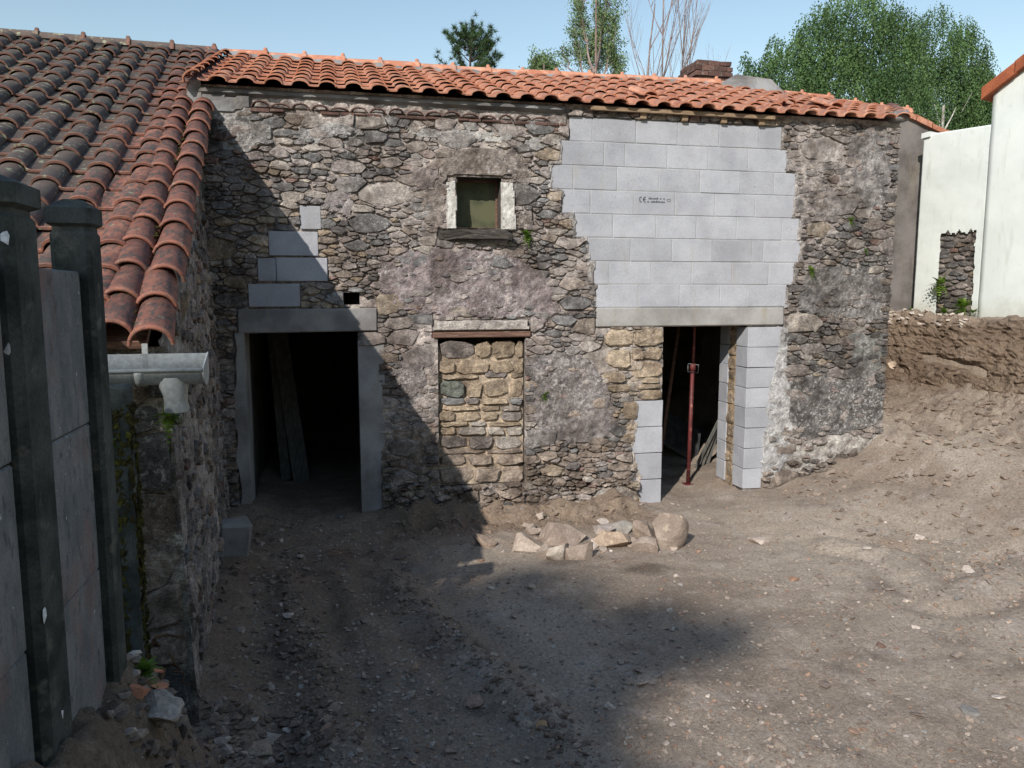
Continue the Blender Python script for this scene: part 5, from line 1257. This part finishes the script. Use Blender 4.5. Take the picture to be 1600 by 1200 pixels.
# the old grey block by the outbuilding foot
p = at_z(358, 880, .15); V, F = box_vf(-.14, .14, -.12, .12, 0, .34, .03, .012); V = V @ rotm(.1, .12, .3).T + np.array([p[0], p[1] + .15, gz(p[0], p[1]) - .05]); rest('concrete_lump', V, F, MAT['jamb'], 'grey concrete lump standing against the outbuilding wall by the left doorway', 'block')
p = spot(240, 1120); V, F = rock_vf((.17, .14, .10), 777, 3, 8, .3); zb = gz(-.72, 3.3); rest('mortar_lump', V + np.array([p[0], p[1], gz(p[0], p[1]) + .02]), F, MAT['rock'], 'white lime mortar lump with red brick bits below the fence', 'rubble', None, (1.25, 1.25, 1.25))
for k, (px, py, lb) in enumerate(((215, 1088, 'small red tile shard at the foot of the fence'), (248, 1078, 'larger red tile shard leaning on the white mortar lump'), (246, 1055, 'red tile shard stuck in soil under the roots'))):
    p = spot(px, py); V, F = hull_vf(8, (.09, .07, .02), 40 + k); V = V @ rotm(.5, .3, k).T; rest('tile_shard', V + np.array([p[0], p[1], gz(p[0], p[1]) + .02]), F, MAT['tile_new'], lb, 'shard')
def stone_words(p, tn):
    tone = 'pale' if tn.mean() > 1.15 else 'dark' if tn.mean() < .78 else 'reddish' if tn[0] > 1.25 * tn[2] else 'brown'
    where = 'in the shade near the fence and outbuilding' if p[0] < .3 else 'on the slope under the earth bank' if p[0] > 5.4 and p[1] > 5.2 else 'near the right doorway' if p[1] > 6.3 and p[0] > 2.8 else 'in front of the stone pile' if p[1] > 5.6 else 'in the tree shade amid the yard' if p[0] < 1.6 else 'on the sunlit open ground at the bottom'
    return tone, where
for k in range(130):
    p = visible_spot(); V, F = (HULL if lr.uniform() < .6 else SLAB)[k % 10]; tn = rtint(); tone, where = stone_words(p, tn)
    rest('field_stone', drop(V, p, lr.uniform(.04, .10)), F, MAT['rock'], tone + ' fist-sized loose stone ' + where, 'stone', tone + ' loose stones ' + where, tn)
gm = MB()
n = 0
while n < 15000:
    p = visible_spot(True)
    V, F = HULL[n % 14] if lr.uniform() < .6 else SLAB[n % 10]; s = .007 + .04 * lr.uniform() ** 3.6
    gm.add(drop(V, p, s), F, rtint()); n += 1
for ln in RUT[:2]:
    for k in range(420):
        j = lr.integers(len(ln) - 1); t = lr.uniform(); q = np.array(ln[j]) * (1 - t) + np.array(ln[j + 1]) * t + lr.normal(0, .08, 2); V, F = HULL[k % 14]
        gm.add(drop(V, (q[0], q[1], 0), .012 + .06 * lr.uniform() ** 2.5, 1.2), F, np.array((.66, .56, .49)) * lr.uniform(.7, 1.2))
for k in range(1900):
    q = (lr.uniform(-.82, -.1), lr.uniform(2.5, 4.4)) if k < 1500 else (lr.uniform(-1.0, -.4), lr.uniform(4.5, 8.1)); V, F = HULL[k % 14] if lr.uniform() < .6 else SLAB[k % 10]
    gm.add(drop(V, (q[0], q[1], 0), .012 + .09 * lr.uniform() ** 3), F, (np.array((.62, .54, .48)) if lr.uniform() < .85 else np.array((1.2, 1.15, 1.1))) * lr.uniform(.7, 1.2))
tag(gm.build('gravel', MAT['rock'], None, origin=np.zeros(3)), 'gravel and earth crumbs strewn over the yard', 'gravel', None, 'stuff')
# broken slabs sticking out of the cut bank
bm_ = MB(); ns = 0
for n in range(900):
    k = int(lr.uniform(6, 70) if lr.uniform() < .6 else lr.uniform(40, 86)); q = BANKV[k, lr.integers(0, BANKV.shape[1])]
    if q[0] < 6.8 or q[1] > 9.7: continue
    V, F = (SLAB if lr.uniform() < .75 else HULL)[n % 10]; sz = .02 + .13 * lr.uniform() ** 2.2
    tn = np.array((.70, .60, .53)) * lr.uniform(.8, 1.15) if lr.uniform() < .95 else np.array((1.2, 1.15, 1.1))
    V = V * sz; V = V @ rotm(lr.normal(.12, .22), lr.normal(0, .22), lr.uniform(0, 6.28)).T + q - np.array([WNV[0], WNV[1], 0]) * sz * .22
    if sz > .085 and ns < 50: tag(mk('schist_stone', V, F, MAT['clod_earth'], None, tn), 'broken brown piece of schist lodged in the cut earth bank', 'stone', 'schist pieces lodged in the bank'); ns += 1
    else: bm_.add(V, F, tn)
for n in range(4200):
    x_, y_ = lr.uniform(5.0, 8.3), lr.uniform(4.6, 9.0)
    s_ = (x_ - WA[0]) * WNV[0] + (y_ - WA[1]) * WNV[1]
    if s_ < .9 or (x_ < 6.75 and y_ > 8.2) or lr.uniform() > math.exp(-(s_ - .9) / 1.9): continue
    V, F = (SLAB if lr.uniform() < .6 else HULL)[n % 10]; bm_.add(drop(V, (x_, y_, 0), .015 + .10 * lr.uniform() ** 3), F, np.array((.98, .90, .83)) * lr.uniform(.75, 1.2))
tag(bm_.build('rubble', MAT['clod_earth'], None, origin=np.zeros(3)), 'brown broken rubble of the cut earth bank', 'rubble', None, 'stuff')
wp = MB()
for k in range(190):
    u_ = lr.uniform(-.75, .15) if k < 130 else lr.uniform(.1, .9); q = BANKV[lr.integers(1, 11), int((u_ + 1.25) / .024)]; V, F = HULL[k % 14]
    wp.add(V * lr.uniform(.03, .11) @ rotm(*lr.uniform(-.6, .6, 3)).T + q + np.array([0, 0, .012]), F, np.array((1.4, 1.36, 1.3)) * lr.uniform(.7, 1.1))
tag(wp.build('rubble', MAT['rock'], None, origin=np.zeros(3)), 'pale rubble stones strewn along the top of the bank', 'rubble', None, 'stuff')
# earth clods clinging to the foot of the wall between the doors
em = MB()
for k in range(1100):
    x_ = lr.uniform(.3, 3.45); y_ = lr.uniform(7.6, 8.26); V, F = HULL[k % 14] if lr.uniform() < .6 else SLAB[k % 10]; sz = .015 + .11 * lr.uniform() ** 3.2
    V = V * sz @ rotm(lr.normal(0, .5), lr.normal(0, .5), lr.uniform(0, 6)).T + np.array([x_, y_, gz(x_, y_) - .2 * sz]); em.add(V, F, np.array((.80, .72, .66)) * lr.uniform(.8, 1.1))
tag(em.build('rubble', MAT['clod_earth'], None, origin=np.zeros(3)), 'earth and broken stone heaped at the wall foot between the doorways', 'rubble', None, 'stuff')

# ------------------------------------------------------------------ plants
def leaf_quads(C, size, r_, droop=None, aspect=1.6):
    """two-triangle leaves with random aim around the points C"""
    n = len(C); d = r_.normal(size=(n, 3)); d /= np.linalg.norm(d, axis=1)[:, None]
    if droop is not None: d = d * .8 + np.array(droop); d /= np.linalg.norm(d, axis=1)[:, None]
    s = np.cross(d, r_.normal(size=(n, 3))); s /= np.linalg.norm(s, axis=1)[:, None] + 1e-9
    z = (np.zeros(n) + size)[:, None] * r_.uniform(.7, 1.3, (n, 1))
    V = np.stack([C, C + d * z * .5 + s * z / aspect / 2, C + d * z, C + d * z * .5 - s * z / aspect / 2], 1).reshape(-1, 3)
    return V, np.arange(4 * n).reshape(-1, 4)
def leaves(name, C, size, mat, parent, r_, droop=None, aspect=1.6, var=.3, tintf=None):
    V, F = leaf_quads(C, size, r_, droop, aspect); t = (1 + r_.uniform(-var, var, len(C)))[:, None] * np.ones(3)
    if tintf is not None: t = t * tintf
    o = mk(name, V, F, mat, parent, np.repeat(t, 4, 0)); tag(o, kind='stuff') if False else None; return o
def fern(p, nrm, label, size=.10, n=26, seed=0):
    r_ = np.random.default_rng(seed); e = tag(empty('fern', p), label, 'fern')
    fb = MB()
    for k in range(n):
        d = np.array(nrm) * r_.uniform(.4, 1) + r_.normal(0, .6, 3); d[2] += .25; d /= np.linalg.norm(d); L = size * r_.uniform(.5, 1.1); s = np.cross(d, (0, 0, 1)); s /= np.linalg.norm(s) + 1e-6
        for j in range(6):
            t = (j + 1) / 6; c = np.array(p) + d * L * t + np.array([0, 0, -.35 * L * t * t]); w = .22 * L * (1.1 - t)
            for sg in (-1, 1): fb.add([c, c + s * sg * w + d * w * .3, c + s * sg * w * 1.1 + d * w * .75, c + d * .12 * L], [[0, 1, 2, 3]], (1,) * 3 * np.array([r_.uniform(.7, 1.3)]) if False else np.ones(3) * r_.uniform(.7, 1.3))
    fb.build('fronds', MAT['fern'], e); V, F = hull_vf(8, (.03, .03, .03)); mk('root_tuft', V + np.array(p), F, MAT['moss'], e)
def ff(px, py, d=.035): u, z = fac(px, py); return (u, YF - d, z)
fern(ff(822, 368), (0, -1, 0), 'green fern tuft growing beside the small window sill', .13, 34, 1)
fern(ff(795, 377), (0, -1, 0), 'tiny fern under the window sill end', .06, 14, 2)
fern(ff(850, 617), (0, -1, 0), 'small fern right of the walled-up doorway', .09, 22, 3)
fern(ff(1326, 345), (0, -1, 0), 'higher fern on the far end of the stone wall', .09, 22, 4)
fern(ff(1350, 393), (0, -1, 0), 'lower fern near the stone house corner', .07, 18, 5)
fern(ff(1265, 424), (0, -1, 0), 'spreading fern on the ledge right of the blocks', .11, 26, 6)
fern((ox - .06, 4.06, 1.88), (.3, -1, 0), 'dark fern in the hole under the gutter', .14, 26, 7)
fern((-1.0, 3.6, 1.83), (.5, -1, 0), 'yellow-green fern on the mossy post', .08, 22, 8)
fern((-.76, 2.98, gz(-.76, 2.98) + .01), (.6, -.5, .4), 'grass tuft at the foot of the fence', .09, 30, 9)
for k, (px, py, sz, lb) in enumerate(((1474, 445, .2, 'climbing weed on the bare stone patch of the white wall'), (1508, 480, .22, 'leafy weed at the foot of the bare stone patch'), (1480, 488, .14, 'low weed between bank and white wall'), (1432, 488, .14, 'green weed at the corner of the grey gable'), (1524, 488, .12, 'small weed on the bank under the white house'))):
    u, z = w_at(px, py); fern(tuple(np.array(whitef(u, max(z, 2.13), .06))), (-.9, -.4, .2), lb, sz, 34, 20 + k)

# ------------------------------------------------------------------ trees
def branch_tree(base, h, r0, mb, r_, spread=.5, levels=3, up=.3, nb=(5, 4, 4), start=.3, lean=(0, 0), shrink=.55, tips=None, wob=.06):
    def go(p, d, L, r, lv):
        n = 7; P_ = [np.array(p)]; dd = np.array(d, float)
        for k in range(n):
            dd = dd + r_.normal(0, wob, 3) + np.array([0, 0, up * .06]); dd /= np.linalg.norm(dd); P_.append(P_[-1] + dd * L / n)
        V, F = tube_vf(P_, np.linspace(r, r * .35, n + 1), 6 if lv == 0 else 4, False); mb.add(V, F)
        if lv >= levels:
            if tips is not None: tips.extend(P_[2:])
            return
        for k in range(nb[min(lv, len(nb) - 1)]):
            t = start + (1 - start) * (k + r_.uniform(0, .9)) / nb[min(lv, len(nb) - 1)]; i_ = min(n, int(t * n)); a = r_.uniform(0, 2 * math.pi)
            nd = dd * (1 - spread * .5) + spread * np.array([math.cos(a), math.sin(a), r_.uniform(.0, .6)]); nd /= np.linalg.norm(nd)
            go(P_[i_], nd, L * shrink * r_.uniform(.75, 1.25) * (1.15 - .45 * t), r * .5 * (1.1 - .5 * t), lv + 1)
    go(base, np.array([lean[0], lean[1], 1.0]), h, r0, 0)
TG = 2.0
def at_d(px, py, D):
    r_ = ray(px, py); p = r_ * D; p[2] += CZ; return p
# two weeping birches behind the far end of the roof
def birch(D, lobes, label, seed, nstr, trunk_px):
    r_ = np.random.default_rng(seed); tb = at_d(trunk_px, 480, D); top = at_d(trunk_px, 60, D)
    e = tag(empty('birch_tree', (tb[0], tb[1], TG)), label, 'tree'); mb = MB(); tips = []
    branch_tree((tb[0], tb[1], TG), (top[2] - TG) * .72, .13, mb, r_, .5, 1, .5, (5, 3), .5, (0, 0), .22, tips, .03)
    pts = []
    for (px, py, rx, ry) in lobes:
        c = at_d(px, py, D); a, b = rx / FPX * D, ry / FPX * D; m = int((nstr if py > 60 else nstr * .8) * rx * ry / 1300)
        q = r_.normal(size=(m, 3)); q /= np.linalg.norm(q, axis=1)[:, None]; q *= r_.uniform(.45, 1.0, (m, 1)) ** .6
        pts.append(c + q * np.array([a, a * .8, b]))
    S = np.concatenate(pts); L = r_.uniform(.3, 1.25, len(S)) ; nn = 19
    t = np.linspace(0, 1, nn)[None, :, None]; sway = r_.normal(0, .12, (len(S), 1, 3)); sway[:, :, 2] = 0
    P_ = S[:, None, :] + np.array([0, 0, -1.0]) * t * L[:, None, None] + sway * t * L[:, None, None] * 2 + r_.normal(0, .03, (len(S), nn, 3))
    C = P_.reshape(-1, 3)
    clump = np.repeat(.50 + 1.0 * (.5 + .5 * fbm(S[:, 0] * 1.1, S[:, 1] * 1.1, S[:, 2] * .8, seed, 3)), nn)[:, None]
    leaves('crown', C, .072, MAT['birch'], e, r_, (0, 0, -.9), 1.7, .35, clump * np.array([1, 1, 1]))
    bare = MB()
    for k in range(9):
        s = S[r_.integers(len(S))]
        if s[2] > np.percentile(S[:, 2], 55): continue
        d = np.array([r_.uniform(-.3, .6), r_.uniform(-.6, 0), r_.uniform(.5, 1)]); V, F = tube_vf([s + np.array([0, -.9, -.6]), s + np.array([0, -.9, -.6]) + d * .6], [.011, .005], 4); bare.add(V, F)
    mb.add(np.concatenate(bare.V), bare.F); mb.build('trunk', MAT['birch_bark'], e, tint=False)
birch(24, [(1235, 120, 62, 60), (1195, 130, 34, 45), (1290, 75, 62, 75), (1340, 40, 75, 60), (1310, 150, 90, 80), (1390, 70, 60, 70), (1400, 160, 70, 70), (1250, 170, 60, 50), (1172, 118, 15, 34), (1166, 88, 8, 12), (1212, 72, 18, 20), (1345, -8, 26, 14), (1256, 52, 14, 20), (1405, 22, 18, 16)], 'large weeping birch with dense drooping foliage behind the chimney', 401, 170, 1320)
birch(27, [(1460, 70, 62, 55), (1505, 90, 40, 60), (1480, 150, 68, 70), (1440, 190, 60, 50), (1520, 140, 32, 50), (1500, 200, 55, 60), (1530, 120, 22, 30), (1420, 110, 40, 60), (1525, 190, 40, 55), (1540, 150, 22, 45), (1490, 235, 60, 40), (1542, 82, 12, 18), (1462, 18, 30, 14), (1508, 36, 16, 14)], 'weeping birch nearest the white house, paler top', 402, 190, 1440)
# sparse tall tree, left of the bare one
def sparse(name, D, base_px, top_y, label, seed, nleaf, lobes, mat, lsize=.075, twig='twig', r0=.10):
    r_ = np.random.default_rng(seed); tb = at_d(base_px, 480, D); top = at_d(base_px, top_y, D); e = tag(empty(name, (tb[0], tb[1], TG)), label, 'tree'); mb = MB(); C = []
    V, F = tube_vf([(tb[0], tb[1], TG), (tb[0] + .05, tb[1], (TG + top[2]) / 2), (tb[0], tb[1], top[2] - .3)], [r0, r0 * .6, .015], 6); mb.add(V, F)
    for (px, py, rx, ry, m) in lobes:
        c = at_d(px, py, D); a, b = rx / FPX * D, ry / FPX * D
        root = np.array([tb[0], tb[1], max(TG + .5, c[2] - b * 1.9)]); t = np.linspace(0, 1, 9)[:, None]
        P_ = root * (1 - t) + (c + np.array([0, 0, b * .9])) * t + np.array([1, 1, 0]) * (.10 * r_.normal(size=(9, 3))) * t; P_[:, :2] += (c[:2] - root[:2]) * (np.sin(t * math.pi) * .25)
        V, F = tube_vf(P_, np.linspace(.045, .008, 9), 5, False); mb.add(V, F)
        for k in range(m):
            s0 = P_[r_.integers(3, 9)] ; q = r_.normal(size=3); q /= np.linalg.norm(q); tip = c + q * np.array([a, a, b]) * r_.uniform(.5, 1.05); tip[2] = max(tip[2], s0[2] + r_.uniform(-.1, .3)) if r_.uniform() < .8 else tip[2]
            tt = np.linspace(0, 1, 6)[:, None]; B = s0 * (1 - tt) + tip * tt + .03 * r_.normal(size=(6, 3)); V, F = tube_vf(B, np.linspace(.014, .004, 6), 3, False); mb.add(V, F)
            if nleaf: C.append((B[r_.integers(1, 6, nleaf)] + r_.normal(0, .075, (nleaf, 3))))
    mb.build('trunk', MAT[twig], e, tint=False)
    if nleaf: leaves('crown', np.concatenate(C), lsize, mat, e, r_, (0, 0, .1), 2.0, .3)
sparse('willow_tree', 26, 925, -30, 'tall thin-leaved tree rising over the middle of the ridge', 411, 75, [(945, 20, 30, 60, 46), (955, 75, 28, 45, 36), (905, 30, 20, 50, 26), (898, 80, 16, 40, 16), (930, 95, 34, 35, 36), (880, 95, 14, 30, 6), (965, 110, 20, 20, 20), (935, 55, 14, 60, 20)], MAT['willow'])
sparse('willow_shrub', 22, 848, 95, 'small bushy willow top just above the ridge left of the tall tree', 412, 55, [(845, 108, 22, 18, 34), (835, 118, 14, 12, 16), (860, 115, 14, 14, 16)], MAT['willow'], .07)
def bare(px, top_y, label, seed, D=27, lean=(0, 0), nb=(12, 6, 4)):
    r_ = np.random.default_rng(seed); tb = at_d(px, 480, D); top = at_d(px, top_y, D); e = tag(empty('bare_tree', (tb[0], tb[1], TG)), label, 'tree'); mb = MB()
    branch_tree((tb[0], tb[1], TG), (top[2] - TG) * 1.02, .055, mb, r_, .42, 3, 1.6, nb, .32, lean, .42, None, .035); mb.build('trunk', MAT['twig'], e, tint=False)
bare(1018, 8, 'tall bare tree with upright pale branches left of the chimney', 421); bare(1046, 48, 'lower bare tree with fine twigs next to the chimney', 422, 28, (.05, 0)); bare(990, 30, 'slim bare sapling between leafy tree and bare tree', 423, 26, (-.02, 0), (6, 3, 2))
# pine
r_ = np.random.default_rng(431); D = 23; pb = at_d(737, 480, D); pt = at_d(737, 74, D)
pine = tag(empty('pine_tree', (pb[0], pb[1], TG)), 'dark green pine top above the ridge left of the other trees', 'tree')
mb = MB(); V, F = tube_vf([(pb[0], pb[1], TG), (pb[0], pb[1], pt[2] - .1)], [.16, .02], 7); mb.add(V, F); NV = []; 
tufts = []
zz_ = pt[2] - .15
while zz_ > TG + 1.2:
    rad = min(.34 + (pt[2] - zz_) * .75, .88)
    for k in range(10):
        a = r_.uniform(0, 6.28); d = np.array([math.cos(a), math.sin(a), r_.uniform(.35, .7)]); L = rad * r_.uniform(.75, 1.1); P_ = [np.array([pb[0], pb[1], zz_]) + d * L * t + np.array([0, 0, .25 * L * t * t]) for t in np.linspace(0, 1, 5)]
        V, F = tube_vf(P_, np.linspace(.02, .008, 5), 4, False); mb.add(V, F); tufts += P_[2:] + [(P_[3] + P_[4]) / 2]
        for j in range(3): tufts.append(P_[r_.integers(2, 5)] + r_.normal(0, .09, 3))
    zz_ -= .27
tufts.append(np.array([pb[0], pb[1], pt[2] - .05])); mb.build('trunk', MAT['bark'], pine, tint=False)
T_ = np.array(tufts); n = 34; d = r_.normal(size=(len(T_), n, 3)); d[:, :, 2] += .75; d /= np.linalg.norm(d, axis=2)[:, :, None]; s = np.cross(d, r_.normal(size=d.shape)); s /= np.linalg.norm(s, axis=2)[:, :, None]; L = r_.uniform(.10, .20, (len(T_), n, 1))
V = np.stack([T_[:, None] + s * .008, T_[:, None] - s * .008, T_[:, None] + d * L], 2).reshape(-1, 3); cl_ = np.repeat(r_.uniform(.7, 1.3, len(T_)), n * 3)[:, None] * np.ones(3)
mk('crown', V, np.arange(len(V)).reshape(-1, 3), MAT['pine'], pine, cl_)
# the tall tree behind the viewer whose shade lies on the yard
r_ = np.random.default_rng(441); Lv = np.array(SUN_L); C = []
for (x_, y_, rad, m) in ((.75, 4.75, 1.15, 1900), (-.3, 4.1, 1.5, 2600), (.55, 3.4, 1.05, 1500), (-.55, 5.6, 1.1, 1500), (1.65, 4.95, .7, 560), (2.25, 5.0, .5, 240), (.8, 5.6, .9, 420), (-1.2, 2.9, 1.3, 1800), (1.75, 5.4, .6, 60), (.2, 5.9, .8, 700), (2.65, 4.95, .3, 60), (1.55, 6.05, .55, 230)):
    q = r_.normal(size=(m, 2)); q /= np.linalg.norm(q, axis=1)[:, None]; q *= rad * r_.uniform(0, 1, (m, 1)) ** .55; g3 = np.stack([x_ + q[:, 0], y_ + q[:, 1], np.zeros(m)], 1)
    C.append(g3 - Lv[None] * (38 + r_.uniform(-1.6, 1.6, (m, 1)) * min(1.0, rad)))
C = np.concatenate(C); cc = C.mean(0)
sh = tag(empty('ash_tree', (cc[0], cc[1], 1.0)), 'tall leafy tree behind the viewer shading the yard', 'tree'); mb = MB()
branch_tree((cc[0], cc[1], .9), cc[2] - 1.2, .22, mb, r_, .6, 1, .4, (7, 3), .85, (0, 0), .05); mb.build('trunk', MAT['bark'], sh, tint=False)
leaves('crown', C, .17, MAT['birch'], sh, r_, None, 1.5, .3)

# unseen trees added behind and left of the viewer, blocking sky to deepen shade
for k, (tx, ty, th_, rad, lb) in enumerate(((4.5, -9.0, 9.5, 3.2, 'unseen broad tree added opposite the block infill to block sky light'), (10.5, -7.0, 9.0, 3.4, 'unseen broad tree added opposite the white house to block sky light'), (0.5, -15.0, 9.0, 3.0, 'unseen broad tree added farthest behind the viewer to block sky light'), (-8.5, 1.5, 4.6, 1.8, 'unseen low round tree added beyond the fence to block sky light'))):
    r_ = np.random.default_rng(600 + k); e = tag(empty('sky_blocker_tree', (tx, ty, 1.0)), lb, 'tree'); mb = MB()
    branch_tree((tx, ty, .9), th_ * .75, .2, mb, r_, .8, 2, .4, (8, 4), .35, (0, 0), .35); mb.build('trunk', MAT['bark'], e, tint=False)
    m = 5200; q = r_.normal(size=(m, 3)); q /= np.linalg.norm(q, axis=1)[:, None]; q *= r_.uniform(.2, 1, (m, 1)) ** .5; q *= (1 + .25 * fbm(q[:, 0] * 3, q[:, 1] * 3, q[:, 2] * 3, k, 2))[:, None]
    leaves('crown', np.array([tx, ty, 1.2 + th_ * .55]) + q * np.array([rad, rad, th_ * .48]), .34, MAT['birch'], e, r_, None, 1.4, .3)
